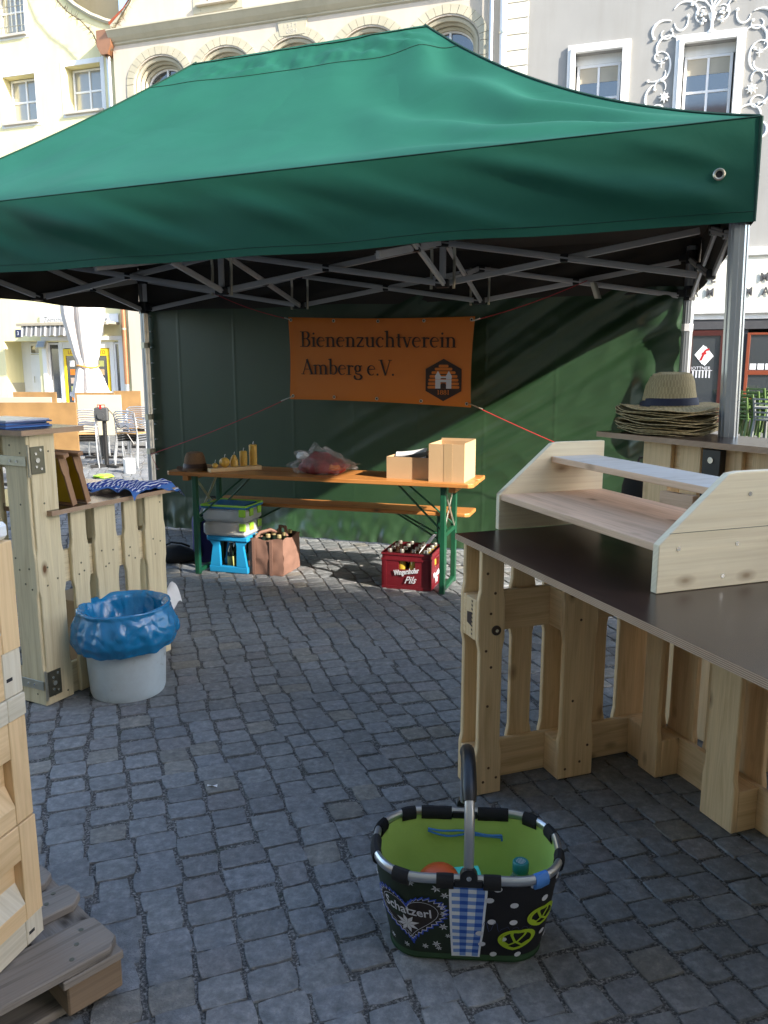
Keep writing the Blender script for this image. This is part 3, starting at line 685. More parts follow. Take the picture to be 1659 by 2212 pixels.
# stucco scrolls
orn=thing('stucco_ornament','white stucco scroll wreath with vase around the upper right window','ornament',F(20.03,0,0),FRZ)
def scroll(pts,r=.028,end=True):
    m=MB(); rr=[r*(.45+.75*math.sin(PI*min(1,max(0,i/(len(pts)-1))))) for i in range(len(pts))]
    m.tube([(x,-.008,z) for x,z in pts],[q*.72 for q in rr],6)
    if end:
        x,z=pts[-1]; m.lathe([(.0,.034),(.024,.024),(.034,0),(.024,-.024),(0,-.034)],8,(x,-.02,z))
    m.build('scroll',WHT,orn,True)
def arcp(cx,cz,rx,rz,a0,a1,n=14): return [(cx+rx*math.cos(R(a0+(a1-a0)*k/n)),cz+rz*math.sin(R(a0+(a1-a0)*k/n))) for k in range(n+1)]
for sx in (-1,1):
    def S(p): return [(sx*x,z) for x,z in p]
    scroll(S(arcp(-.55,8.92,.26,.24,150,-10)),.03); scroll(S(arcp(-.62,8.80,.14,.20,190,380)),.024)
    scroll(S(arcp(-.95,8.62,.26,.22,60,215)),.034); scroll(S(arcp(-.90,8.56,.12,.10,120,400)),.022)
    scroll(S(arcp(-.86,8.28,.24,.24,215,40)),.030); scroll(S(arcp(-1.0,8.12,.13,.10,20,330)),.022)
    scroll(S(arcp(-.95,7.92,.16,.28,80,-95)),.030); scroll(S(arcp(-1.12,7.78,.24,.16,20,-120)),.026)
    scroll(S(arcp(-.98,7.50,.12,.13,-30,200)),.026); scroll(S(arcp(-1.02,7.28,.26,.30,110,265)),.032)
    scroll(S(arcp(-1.02,7.02,.14,.12,150,-160)),.024); scroll(S(arcp(-.86,6.75,.24,.22,200,20)),.03); scroll(S(arcp(-1.0,6.45,.24,.2,100,280)),.03)
    for (x,z) in ((-.88,7.28),):
        f_=MB()
        for k in range(8):
            an=k*PI/4; f_.tube([(sx*x,-.03,z),(sx*x+.06*math.cos(an),-.04,z+.06*math.sin(an)),(sx*x+.12*math.cos(an),-.02,z+.12*math.sin(an))],[.012,.026,.004],5)
        f_.build('flower',WHT,orn,True)
    f_=MB(); 
    for an in (0,PI/2,PI,3*PI/2): f_.tube([(sx*.98,-.03,7.98),(sx*.98+.075*math.cos(an),-.03,7.98+.09*math.sin(an))],[.014,.006],5)
    f_.build('star',WHT,orn)
    scroll(S(arcp(-.20,8.86,.13,.15,60,300)),.022); 
    f_=MB()
    for (x,z) in ((-.20,8.92),(-.16,8.86),(-.22,8.84),(-.18,8.76),(-.2,8.68)): f_.lathe([(0,.035),(.026,.022),(.034,0),(.026,-.022),(0,-.035)],8,(sx*x,-.035,z))
    f_.build('grapes',WHT,orn,True)
    scroll(S([(0,8.86),(-.05,9.0),(-.16,9.12),(-.3,9.16),(-.42,9.08)]),.024)
    scroll(S([(0,8.86),(-.02,9.05),(-.09,9.25)]),.02,False)
m=MB(); m.lathe([(.0,8.48),(.09,8.48),(.085,8.51),(.03,8.56),(.035,8.70),(.06,8.76),(.075,8.82),(.095,8.86),(0,8.87)],14,(0,-.03,0),sy=.6); m.build('vase',WHT,orn,True)
# shopfront of grey house
m=MB(); m.b2((.0,-.10,2.74),(12,.0,3.84),ch=.01); sgb=m.build('fascia',plaster('cream fascia',(.74,.72,.62),.02),gh)
for z in (3.62,3.24,2.86):
    s=MB(); s.b2((.02,-.104,z),(11.9,-.099,z+.006)); s.build('fascia_joint',GRYD,gh)
m=MB(); m.b2((0,-.16,3.84),(12,.02,4.02),ch=.02); m.b2((0,-.14,2.62),(12,.0,2.74),ch=.01); m.b2((0,-.06,2.5),(12,0,2.62),ch=.005); m.build('string_course',WHT,gh)
for s_,x,z in (('D',20.02,3.30),('E',20.36,3.30),('R',20.86,3.30),('M',21.37,3.30),('A',19.98,3.00),('M',20.28,3.00),('M',21.07,3.00),('A',21.43,3.00),('R',21.75,3.0),('K',22.02,3.0),('T',22.3,3.0)):
    text(s_,.25,LETTER,sgb,(x-RS,-.125,z),(PI/2,0,0),ext=.006,sx=.9,bold=.006)
m=MB(); m.b2((0,-.03,2.28),(12,.03,2.5),ch=.004); m.build('shop_beam',DGREY,gh)
m=MB(); m.b2((0,0.03,0),(4.4,.05,2.28)); m.b2((5.35,.03,0),(5.62,.05,2.28)); m.b2((5.62,.031,0),(12,.05,.72)); m.build('shop_panel',DGREY,gh)
m=MB(); m.b2((4.4,.35,0),(12,.37,2.28)); m.build('shop_interior',DARKW,gh)
m=MB(); m.b2((4.40,-.05,0),(4.46,.02,2.26),ch=.004); m.b2((5.05,-.05,0),(5.22,.02,2.26),ch=.004); m.b2((4.46,-.05,2.14),(5.05,.02,2.26),ch=.004); m.b2((4.46,-.05,0),(5.05,.02,.15),ch=.004)
d=m.build('door',DREDF,gh); g=MB(); g.b2((4.46,-.01,.15),(5.05,.0,2.14)); g.build('pane',GLASS,d)
st=MB(); 
for dx,dz in ((0,0),(.05,-.03)): st.prism([(0,-.22),(.18,0),(0,.22),(-.18,0)],(4.70+dx,-.022-dz*.1,1.72+dz),(1,0,0),(0,0,1),(0,1,0),.008)
stk=st.build('sticker',PAPER,d); text('f',.36,REDM,stk,(4.62,-.026,1.60),(PI/2,0,0),shear=.4,bold=.008)
st=MB(); st.b2((4.47,-.016,1.36),(4.92,-.012,1.37)); 
for k in range(6): st.b2((4.50+k*.07,-.016,1.20),(4.53+k*.07,-.012,1.36))
st=st.build('sticker',INKW,d); text('ROTTNER',.10,INKW,st,(4.43,-.02,1.385),(PI/2,0,0))
def framew(x0,x1,z0,z1):
    f=MB(); t=.07
    f.b2((x0,-.04,z0),(x0+t,.02,z1),ch=.006);f.b2((x1-t,-.04,z0),(x1,.02,z1),ch=.006);f.b2((x0+t,-.04,z1-t*.7),(x1-t,.02,z1),ch=.006);f.b2((x0+t,-.04,z0),(x1-t,.02,z0+t*.6),ch=.006);f.b2((x0+t,-.04,1.27),(x1-t,.02,1.37),ch=.006)
    w=f.build('window',ORANGEF,gh)
    for a,b in ((z0+.04,1.27),(1.37,z1-.05)):
        g=MB(); g.b2((x0+t,.0,a),(x1-t,.008,b)); g.build('pane',GLASS,w)
    g=MB(); g.grid(lambda u,v:(x0+.15+u*(x1-x0-.3),.12+.03*math.sin(u*70),z1-.15-v*.75),60,2); g.build('curtain',plain('tan curtain',(.16,.13,.08),.9),w,True)
    for k in range(3):
        g=MB(); g.b2((x0+.10+k*.16,-.006,1.39),(x0+.23+k*.16,-.001,1.52)); g.build('sticker',PAPER,w)
for a in (5.60,7.0,8.4): framew(a,a+1.3,.72,2.2)
m=MB(); m.b2((5.6,-.12,.66),(9.8,.02,.71),ch=.005); m.build('window_sill',MGREY,gh)
# fairy light garlands with dry twigs on the gables
def garland(pts,label,s0):
    t=thing('garland',label,'garland',F(s0,-.3,0),FRZ,'dry garlands with lights along the gables')
    m=MB(); rg=random.Random(int(s0*100)); m.tube([(x-s0,0,z) for x,z in pts],.016,5)
    for a,b in zip(pts,pts[1:]):
        L=math.hypot(b[0]-a[0],b[1]-a[1])
        for k in range(int(L*34)):
            f=rg.random(); x=a[0]+(b[0]-a[0])*f-s0; z=a[1]+(b[1]-a[1])*f; an=rg.random()*2*PI; l=.06+.13*rg.random()
            q=(x+l*math.cos(an),-.05+rg.random()*.1,z+l*math.sin(an)-.02); m.tube([(x,0,z),q],[.008,.003],3)
    m.build('twigs',TWIG,t); return t
garland([(2.9,12.3),(3.3,11.35),(3.75,10.85),(4.2,10.55),(4.55,10.2),(4.75,9.8),(4.98,9.55)],'dry twig garland hanging along the edge of the yellow gable',4.0)
garland([(6.3,12.4),(6.1,11.3),(5.75,10.8),(5.4,10.45),(5.15,10.1),(5.1,9.7)],'dry twig garland hanging along the edge of the cream gable',5.5)
# --- row of buildings across the street (behind the camera): it casts the street's shade
OB=thing('opposite_house','plastered row house with tiled roof across the street behind the viewer','house',(0,0,0),FRZ)
def Ob(e_,p,z): # tent-wall coordinates: along, distance from back wall
    v=Vector((2.155,5.82,0))+Vector((.948,-.317,0))*e_+Vector((-.317,-.948,0))*p; return v
OB.location=Ob(0,10,0); OB.rotation_euler=(0,0,FRZ+PI)
EAVE=12.86
m=MB(); m.b2((-62,0,0),(12,9,EAVE-.35)); m.build('wall',plaster('sandy render',(.50,.44,.34)),OB)
m=MB(); m.prism([(-.35,EAVE-.3),(-.35,EAVE),(4.5,EAVE+2.2),(9.35,EAVE),(9.35,EAVE-.3)],(-62.3,0,0),(0,1,0),(0,0,1),(1,0,0),74.6); m.build('roof',plain('brown roof tiles',(.16,.09,.06),.7),OB)
m=MB(); m.b2((0,-.03,0),(1.1,.001,1.6)); wm=m.mesh('opposite_window',GLASS)
for k in range(20):
    for z in (1.2,4.6,8): inst(wm,'window',OB,(-60+k*3.5,0,z))
# ------------------------------------------------------------------ gazebo (pop-up market tent)
V2=lambda x,y:Vector((x,y,0))
FR,FL,BR,BL=V2(1.40,3.19),V2(-2.875,4.62),V2(2.155,5.82),V2(-2.12,7.25)
TE=(BR-BL).normalized(); TN=Vector((-.317,-.948,0)).normalized(); TRZ=math.atan2(TE.y,TE.x)
def T(a,off,z=0): return BL+TE*a+TN*off+Vector((0,0,z))
def bil(a,b): return FL.lerp(FR,a).lerp(BL.lerp(BR,a),b)
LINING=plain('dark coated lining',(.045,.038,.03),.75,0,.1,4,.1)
gz=thing('gazebo','green pop-up market tent with hipped canopy, grey scissor frame and one dark green back wall','market tent',(-.36,5.22,0))
def bw(m,name,mat,smooth=False):
    o=m.build(name,mat,gz,smooth); o.location=-gz.location; return o
c0=(FR+FL+BR+BL)/4
def out(p,k): d=(p-c0); return p+d.normalized()*k
eF={'FL':(out(FL,.07),2.275),'FR':(FR+V2(-.03,-.075),2.37),'BR':(out(BR,.07),2.37),'BL':(out(BL,.07),2.33)}
RL=Vector((-1.19,5.50,3.37)); RR=Vector((.235,5.02,3.405))
E3={k:v[0]+Vector((0,0,v[1])) for k,v in eF.items()}
def gsag(t,k=.43): return t-k*t*(1-t)
def KS(side,u):
    r_,l_=.43,.18
    return {0:l_+(r_-l_)*u,1:r_+(l_-r_)*u,2:r_,3:l_}[side]
def slope(A,B,C,D,nu,nv,side):
    # A->B eave, C->D ridge
    def fn(u,v):
        e=A.lerp(B,u); r=C.lerp(D,u); p=e.lerp(r,v); p=Vector((p.x,p.y,e.z+(r.z-e.z)*gsag(v,KS(side,u))))
        edge=min(1,min(u,1-u)*9)*min(1,v*7)*min(1,(1-v)*14)
        h=.035*noise.noise(Vector((p.x*.8,p.y*.8,side)))+.010*noise.noise(Vector((p.x*3,p.y*3,side+4)))
        if v>.85: h+=.035*noise.noise(Vector((p.x*7+v*20,p.y*9,2)))+.012*noise.noise(Vector((p.x*19,v*60,6)))
        if side==0:
            # folds running down to the right-hand corner
            q=B-p; d=math.hypot(q.x,q.y); an=math.atan2(q.y,q.x)
            w=max(0,min(1,(u-.62)*3.2))*max(0,min(1,d*1.6))
            h+=w*.05*math.sin(an*23+d*2.2+2*noise.noise(Vector((d*2,an*3,1))))*(.45+.55*noise.noise(Vector((an*6,d*.8,8)))+.3)
        sagm=-.02*math.sin(PI*u)*math.sin(PI*v)
        p.z+=edge*(h+sagm); return p
    return fn
m=MB()
m.grid(slope(E3['FL'],E3['FR'],RL,RR,0,0,0),150,60,flip=False)
m.grid(slope(E3['BR'],E3['BL'],RR,RL,0,0,1),60,24)
m.grid(slope(E3['FR'],E3['BR'],RR,RR,0,0,2),60,36)
m.grid(slope(E3['BL'],E3['FL'],RL,RL,0,0,3),60,36)
can=bw(m,'canopy',CANOPY,'all')
m=MB()
for (a,b,c,d,sd) in (('FL','FR',RL,RR,0),('FR','BR',RR,RR,2),('BL','FL',RL,RL,3)):
    fn=slope(E3[a],E3[b],c,d,0,0,sd)
    m.tube([fn(k/60,.85)+Vector((0,0,.001)) for k in range(61)],.003,4)
    m.tube([fn(k/60,.985)+Vector((0,0,.004)) for k in range(61)],.004,4)
for u in (0,1):
    fn=slope(E3['FL'],E3['FR'],RL,RR,0,0,0); m.tube([fn(u,k/24)+Vector((0,0,.003)) for k in range(25)],.005,4)
VB={'FL':1.925,'FR':2.005,'BR':1.99,'BL':1.95}
def val(a,b,sd):
    A,B=E3[a],E3[b]; za,zb=VB[a],VB[b]; n=Vector(((B-A).y,-(B-A).x,0)).normalized(); L=(B-A).length
    def fn(u,v):
        p=A.lerp(B,u); z=p.z+(za+(zb-za)*u-p.z)*v; x=u*L
        h=.012*noise.noise(Vector((x*1.1,z*3,sd)))*v+.010*noise.noise(Vector((x*1.6+z*3,z*7,sd+3)))*math.sin(PI*v)
        dg=x*.35+z
        h+=.045*max(0,noise.noise(Vector((x*.7+.3,dg*8,sd+7))))*math.sin(PI*min(1,v*1.05))
        ed=min(1,min(u,1-u)*L*6); z-=.016*noise.noise(Vector((x*1.6,3,sd)))*v
        if sd==1: h*=.25
        q=p+n*(.005+h*ed*1.5+ .012*v*(sd!=1)); return Vector((q.x,q.y,z))
    return fn
vv=MB()
for a,b,sd in (('FL','FR',0),('FR','BR',1),('BR','BL',2),('BL','FL',3)):
    fn=val(a,b,sd); L=(E3[a]-E3[b]).length; vv.grid(fn,int(L*36),16)
    m.tube([fn(k/80,.0) for k in range(81)],.003,4); m.tube([fn(k/80,.90)+Vector((0,0,0)) for k in range(81)],.0016,4)
bw(vv,'valance',VALC,'all')
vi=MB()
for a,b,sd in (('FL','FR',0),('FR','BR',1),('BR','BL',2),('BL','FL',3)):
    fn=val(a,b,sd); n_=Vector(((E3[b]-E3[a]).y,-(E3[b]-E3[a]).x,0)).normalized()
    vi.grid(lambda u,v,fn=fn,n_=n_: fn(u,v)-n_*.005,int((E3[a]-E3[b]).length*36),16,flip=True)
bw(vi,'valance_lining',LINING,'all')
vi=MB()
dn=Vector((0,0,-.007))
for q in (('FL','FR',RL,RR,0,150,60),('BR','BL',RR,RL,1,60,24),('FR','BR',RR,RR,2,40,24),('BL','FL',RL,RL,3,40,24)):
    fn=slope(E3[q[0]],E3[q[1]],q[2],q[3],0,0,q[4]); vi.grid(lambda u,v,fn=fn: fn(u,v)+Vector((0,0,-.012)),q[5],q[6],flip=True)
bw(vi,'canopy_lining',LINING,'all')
for k in ('FR','FL'):
    p=E3[k]; m.tube([(p.x,p.y-.006,p.z),(p.x,p.y-.01,(p.z+VB[k])/2),(p.x,p.y-.012,VB[k])],.007,6)
bw(m,'seam',SEAM)
m=MB(); fn=val('FL','FR',0); p=fn(.972,.52)+TN*.006
M=Matrix.Rotation(PI/2,3,'X')
tor=[p+TE*(.017*math.cos(k*PI/8))+Vector((0,0,.017*math.sin(k*PI/8))) for k in range(16)]
m.tube(tor,.0055,6,closed=True); bw(m,'eyelet',STEEL,True)
m=MB(); m.prism([(.013*math.cos(k*PI/6),.013*math.sin(k*PI/6)) for k in range(12)],p,TE,(0,0,1),TN,.001); bw(m,'eyelet_hole',DARKW)
# legs
def leg(P,ztop,lean=(0,0)):
    n0=len(gz.children)
    m=MB(); pr=[]
    for k in range(6):
        pr.append((P.x+.037*math.cos(TRZ+k*PI/3),P.y+.037*math.sin(TRZ+k*PI/3)))
    m.prism(pr,(0,0,.02),(1,0,0),(0,1,0),(0,0,1),ztop-.02)
    for k in range(6):
        a,b=Vector((*pr[k],0)),Vector((*pr[(k+1)%6],0))
        for f in (.5,):
            q=a.lerp(b,f); nn=((a+b)/2-P).normalized(); m.beam(tuple(q+nn*.0008+Vector((0,0,.04))),tuple(q+nn*.0008+Vector((0,0,ztop-.02))),.0035,.0035,0)
    bw(m,'leg',ALU)
    m=MB(); m.b2((P.x-.06,P.y-.06,0.002),(P.x+.06,P.y+.06,.02),ch=.004); bw(m,'foot_plate',BLACK)
    for z,h in ((2.03 if P is FR else 1.93,.10),(ztop-.12,.09)):
        m=MB(); m.prism([(P.x+.043*math.cos(TRZ+k*PI/3+PI/6),P.y+.043*math.sin(TRZ+k*PI/3+PI/6)) for k in range(6)],(0,0,z),(1,0,0),(0,1,0),(0,0,1),h)
        for dr in ((TE if P in (FL,BL) else -TE),(TN if P in (BL,BR) else -TN)): m.beam(tuple(P+dr*.03+Vector((0,0,z+h/2))),tuple(P+dr*.085+Vector((0,0,z+h/2))),.045,.05)
        bw(m,'bracket',BLACK)
for P in (FR,FL,BR,BL):
    k0=set(o.name for o in bpy.data.objects)
    leg(P,2.30)
    if P is FR:
        for o in bpy.data.objects:
            if o.name not in k0:
                for v in o.data.vertices: v.co.x-=.05*max(0,v.co.z-.3)/1.9
ZL,ZH=1.965,2.20
def scissor(A,B,n,off=0,zl=ZL,zh=ZH,ends=.07):
    d=(B-A).normalized(); nrm=Vector((-d.y,d.x,0)); pts=[A.lerp(B,k/n) for k in range(n+1)]
    for k in range(n):
        a,b=pts[k],pts[k+1]
        if k==0:a=a+d*ends
        if k==n-1:b=b-d*ends
        for (z0,z1,o_) in ((zl,zh,.012),(zh,zl,-.012)):
            m=MB(); m.beam(tuple(a+nrm*o_+Vector((0,0,z0))),tuple(b+nrm*o_+Vector((0,0,z1))),.018,.036,.003)
            m.beam(tuple(a+nrm*(o_*2.0)+Vector((0,0,z0))),tuple(b+nrm*(o_*2.0)+Vector((0,0,z1))),.004,.010,.0)
            bw(m,'truss_bar',GREYA)
        c=(a+b)/2+Vector((0,0,(zl+zh)/2)); m=MB(); m.box(tuple(c),(.045,.05,.045),rot=Matrix.Rotation(math.atan2(d.y,d.x),3,'Z'),ch=.004); bw(m,'truss_joint',BLACK)
    for k in range(1,n):
        for z in (zl,zh):
            m=MB(); c=pts[k]+Vector((0,0,z)); m.box(tuple(c),(.085,.05,.05),rot=Matrix.Rotation(math.atan2(d.y,d.x),3,'Z'),ch=.006); bw(m,'truss_node',BLACK)
        if n==3:
            for sx in (-.07,.07):
                m=MB(); q=pts[k]+d*sx; m.tube([q+Vector((0,0,zl-.03)),q+nrm*.01+Vector((0,0,zl+.15)),q+Vector((0,0,2.21))],.010,6); bw(m,'strap',STEEL)
    return pts
bk=scissor(BL,BR,3); frp=scissor(FL,FR,3,0,2.04,2.21)
ML,MR=(BL+FL)/2,(BR+FR)/2
mid=scissor(ML,MR,3); scissor(BL,FL,2); scissor(BR,FR,2)
for k in (1,2):
    scissor(bk[k],mid[k],1,ends=.03); scissor(mid[k],frp[k],1,ends=.03)
    m=MB(); top=(RL if k==1 else RR); q=mid[k]; m.tube([(q.x,q.y,ZL),(q.x,q.y,2.45),(top.x,top.y,top.z-.06)],.02,8); bw(m,'ridge_post',GREYA,True)
# plastic foot clips etc. on the legs seen
for P,z in ((BR,1.72),(BR,1.05),(BL,1.63),(BL,1.0),(BL,.69)):
    m=MB(); m.prism([(P.x+.042*math.cos(k*PI/4),P.y+.042*math.sin(k*PI/4)) for k in range(8)],(0,0,z),(1,0,0),(0,1,0),(0,0,1),.05); bw(m,'strap_clip',STEEL if P is BL else PAPER)
# back wall curtain
WL=(BR-BL).length
def cur(u,v):
    a=-.03+u*(WL+.0); z=2.02*(1-v)+.012; off=.0-.06
    lit=max(0,min(1,(a-1.6)/2.2))
    d_=-.54*a+.84*z; al=.84*a+.54*z
    wp_=.10*noise.noise(Vector((al*.7,d_*1.2,3)))
    am=.35+.65*abs(noise.noise(Vector((d_*1.6+4,al*.5,9))))*2
    h=.004*noise.noise(Vector((a*1.2,z*.8,1)))+lit*.020*am*math.sin((d_+wp_)*2*PI/.27)+lit*.006*am*math.sin((d_+wp_*1.7)*2*PI/.11+al)
    h+=lit*.0022*(1-abs(noise.noise(Vector((a*4+z*2,z*5-a*2,8))))*4)
    for k_ in (0,1,2,3,4,5,6,7): h+=.0022*math.exp(-((a-.55*k_-.3)/.006)**2)
    r_=max(0,(a-4.15)/.32); h+=.10*math.sin(min(1,r_)*PI)*(.55+.45*math.sin(z*6.5+.6))
    gl=.10*(1+math.exp(-((a-2.1)/1.2)**2))
    if v>.86: h+=(v-.86)/.14*(.05+.05*noise.noise(Vector((a*5,v*6,6))))+.02*noise.noise(Vector((a*13,v*20,6)))*(v-.86)/.14
    p=BL+TE*a+TN*(off+h); return Vector((p.x,p.y,max(.005,z)))
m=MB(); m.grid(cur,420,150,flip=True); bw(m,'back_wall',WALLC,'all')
m=MB()
for k in range(14):
    z=.15+k*.135; q=BL+TE*(.05)+TN*.0; m.lathe([(.0,.006),(.012,.006),(.016,-.0),(.0,-.006)],8,(q.x+.02,q.y-.03,z))
bw(m,'wall_ring',STEEL)
# ------------------------------------------------------------------ banner
bn=thing('club_banner','orange club banner with dark serif lettering and beehive emblem, hung on red cords','banner',T(1.54,.30,1.2),TRZ)
def bsurf(x,z):
    ex=max(0,1-min(x,1.5-x)/.09); ez=max(0,1-min(z,.65-z)/.05); return -.006*ex*ex+.0012*math.sin(x*9)*math.sin(z*5)+.004*ez*ez
def bfn(u,v):
    zt=.655-.022*u-.012*math.sin(PI*u); zb=.014-.044*u+.010*math.sin(PI*u)
    x=u*1.5-(.02*(1-v)*u)+.012*math.sin(PI*v)*(1-2*u); z=zb+(zt-zb)*v; return (x,bsurf(x,z*1.0),z)
m=MB(); m.grid(bfn,90,40); m.build('sheet',BANNER,bn,'all')
ey=MB().mesh if False else None
def ring(c,r,t,mat,par,name='eyelet'):
    m=MB(); m.tube([(c[0]+r*math.cos(k*PI/6),c[1],c[2]+r*math.sin(k*PI/6)) for k in range(12)],t,5,closed=True); o=m.build(name,mat,par,True)
    m=MB(); m.prism([(r*.7*math.cos(k*PI/4),r*.7*math.sin(k*PI/4)) for k in range(8)],(c[0],c[1]-.001,c[2]),(1,0,0),(0,0,1),(0,1,0),.001); m.build('eyelet_hole',DARKW,o)
for k in range(5):
    ring((.025+k*.3625,-.010,.632-.0055*k-(.010*math.sin(PI*k/4))),.010,.0035,STEEL,bn); ring((.03+k*.355,-.010,.040-.0105*k+.008*math.sin(PI*k/4)),.010,.0035,STEEL,bn)
# serif glyphs (ribbons)
class Gly:
    def __init__(s): s.q=[]
    def rib(s,pts,w):
        n=len(pts); L=[];Rr=[]
        for i,p in enumerate(pts):
            a=pts[max(0,i-1)];b=pts[min(n-1,i+1)]; dx,dy=b[0]-a[0],b[1]-a[1]; l=math.hypot(dx,dy) or 1
            ww=(w[i] if isinstance(w,list) else w)/2; nx,ny=-dy/l*ww,dx/l*ww
            L.append((p[0]+nx,p[1]+ny));Rr.append((p[0]-nx,p[1]-ny))
        s.q.append(L+Rr[::-1])
    def st(s,x,y0,y1,w=.135): s.rib([(x,y0),(x,y1)],w)
    def se(s,x,y,w=.30): s.rib([(x-w/2,y+.02),(x+w/2,y+.02)],.04)
    def flag(s,x,y,w=.13): s.q.append([(x-.065,y-.10),(x-.17,y-.06),(x-.17,y-.03),(x+.065,y),(x+.065,y-.1)])
    def arc(s,cx,cy,rx,ry,a0,a1,wf,n=14):
        P=[];W=[]
        for k in range(n+1):
            a=R(a0+(a1-a0)*k/n); P.append((cx+rx*math.cos(a),cy+ry*math.sin(a))); W.append(wf(a))
        s.rib(P,W)
tk=lambda a:.048+.088*abs(math.cos(a))
XH=.64
def glyph(c):
    g=Gly(); ad=.6
    if c=='B': g.st(.2,0,1);g.se(.16,0,.3);g.se(.16,.96,.3);g.rib([(.2,.98),(.42,.98)],.045);g.rib([(.2,.53),(.42,.53)],.045);g.rib([(.2,.02),(.42,.02)],.045);g.arc(.40,.755,.19,.225,90,-90,tk);g.arc(.40,.275,.24,.255,90,-90,tk);ad=.76
    elif c=='i': g.st(.17,0,XH);g.se(.17,0);g.flag(.17,XH);g.arc(.17,.86,.03,.03,0,360,lambda a:.075);ad=.34
    elif c in 'nhm':
        if c=='h': g.st(.17,0,1.04);g.flag(.17,1.04)
        else: g.st(.17,0,XH);g.flag(.17,XH)
        g.se(.17,0)
        for k in range(2 if c=='m' else 1):
            x=.17+.37*k; g.arc(x+.185,XH-.21,.185,.19,165,0,lambda a:.05+.07*max(0,math.cos(a))); g.st(x+.37,0,XH-.2); g.se(x+.37,0)
        ad=.71+.37*(c=='m')
    elif c=='u': g.st(.17,.2,XH);g.flag(.17,XH);g.arc(.355,.21,.185,.19,180,345,lambda a:.05+.07*max(0,-math.cos(a)));g.st(.54,0,XH);g.flag(.54,XH);g.se(.58,0,.2);ad=.71
    elif c=='e': g.arc(.32,.32,.24,.31,12,315,lambda a:.04+.09*max(0,-math.cos(a)));g.rib([(.12,.37),(.56,.40)],.045);ad=.62
    elif c=='c': g.arc(.32,.32,.24,.31,45,315,lambda a:.045+.09*max(0,-math.cos(a)));g.arc(.47,.52,.02,.02,0,360,lambda a:.07);ad=.58
    elif c=='z': g.rib([(.08,.60),(.50,.60)],.07);g.rib([(.48,.60),(.10,.04)],.10);g.rib([(.06,.035),(.52,.035)],.07);g.st(.08,.5,.6,.035);g.st(.52,.03,.15,.035);ad=.58
    elif c=='t': g.st(.2,.12,.84);g.rib([(.05,.60),(.40,.60)],.05);g.arc(.29,.13,.09,.11,180,300,lambda a:.06+.05*max(0,-math.cos(a)));ad=.42
    elif c=='v': g.rib([(.10,XH),(.32,0)],.12);g.rib([(.32,0),(.52,XH)],.05);g.se(.10,XH-.04,.26);g.se(.50,XH-.04,.22);ad=.60
    elif c=='r': g.st(.17,0,XH);g.flag(.17,XH);g.se(.17,0,.34);g.arc(.34,.42,.15,.17,160,60,lambda a:.05+.03*abs(math.sin(a)));g.arc(.44,.56,.015,.015,0,360,lambda a:.08);ad=.50
    elif c=='A': g.rib([(.08,0),(.40,1.0)],.05);g.rib([(.36,1.0),(.72,0)],.13);g.rib([(.2,.34),(.58,.34)],.045);g.se(.08,0,.26);g.se(.70,0,.32);ad=.80
    elif c=='b': g.st(.17,.02,1.04);g.flag(.17,1.04);g.arc(.36,.32,.22,.30,150,-150,lambda a:.04+.09*max(0,math.cos(a)));ad=.66
    elif c=='g': g.arc(.28,.42,.17,.20,0,360,tk,20);g.rib([(.4,.56),(.58,.60)],.06);g.rib([(.16,.24),(.14,.12),(.24,.07),(.42,.05)],.08);g.arc(.30,-.13,.24,.16,60,-215,tk,18);ad=.60
    elif c=='V': g.rib([(.08,1),(.40,0)],.13);g.rib([(.40,0),(.70,1)],.05);g.se(.08,.96,.32);g.se(.70,.96,.26);ad=.78
    elif c=='.': g.arc(.12,.055,.03,.03,0,360,lambda a:.08);ad=.26
    elif c=='1': g.st(.25,0,1);g.se(.25,0,.3);g.flag(.25,1);ad=.5
    elif c=='8': g.arc(.28,.74,.16,.22,0,360,tk);g.arc(.28,.27,.19,.26,0,360,tk);ad=.56
    elif c==' ': ad=.30
    return g,ad
def serif(s,x,z,cap,width,mat,par,y=-.008,sh=0,name='lettering'):
    tot=sum(glyph(c)[1] for c in s); kx=width/tot; cx=x; m=MB(); t=0
    for c in s:
        g,ad=glyph(c)
        for q in g.q:
            t+=1; m.prism([(px*kx,py*cap+ (cx+px*kx-x)*sh) for px,py in q],(cx,y-.00005*(t%9),z),(1,0,0),(0,0,1),(0,1,0),.0015)
        cx+=ad*kx
    return m.build(name,mat,par)
serif('Bienenzuchtverein',.10,.425,.118,1.265,INK,bn,sh=-.012)
serif('Amberg e.V.',.112,.212,.118,.775,INK,bn,sh=-.012)
hx=MB(); cx,cz=1.268,.172; hw,hh=.138,.157
hx.prism([(0,hh),(-hw,hh*.52),(-hw,-hh*.52),(0,-hh),(hw,-hh*.52),(hw,hh*.52)],(cx,-.008,cz),(1,0,0),(0,0,1),(0,1,0),.0015); em=hx.build('emblem',INK,bn)
sk=MB()
for k,(w_,z_) in enumerate(((.030,.112),(.060,.088),(.085,.060),(.10,.030),(.108,.0),(.112,-.03),(.115,-.058))):
    h_=.010; p=[(-w_,-h_),(w_,-h_)]+[(w_+.008*math.cos(a),h_*math.sin(a)) for a in (-.8,0,.8)]+[(w_,h_),(-w_,h_)]+[(-w_-.008*math.cos(a),h_*math.sin(a)) for a in (.8,0,-.8)]
    sk.prism(p,(cx,-.0095,cz+z_*.92),(1,0,0),(0,0,1),(0,1,0),.0012)
sk.build('beehive_print',ORNG,em)
tw=MB()
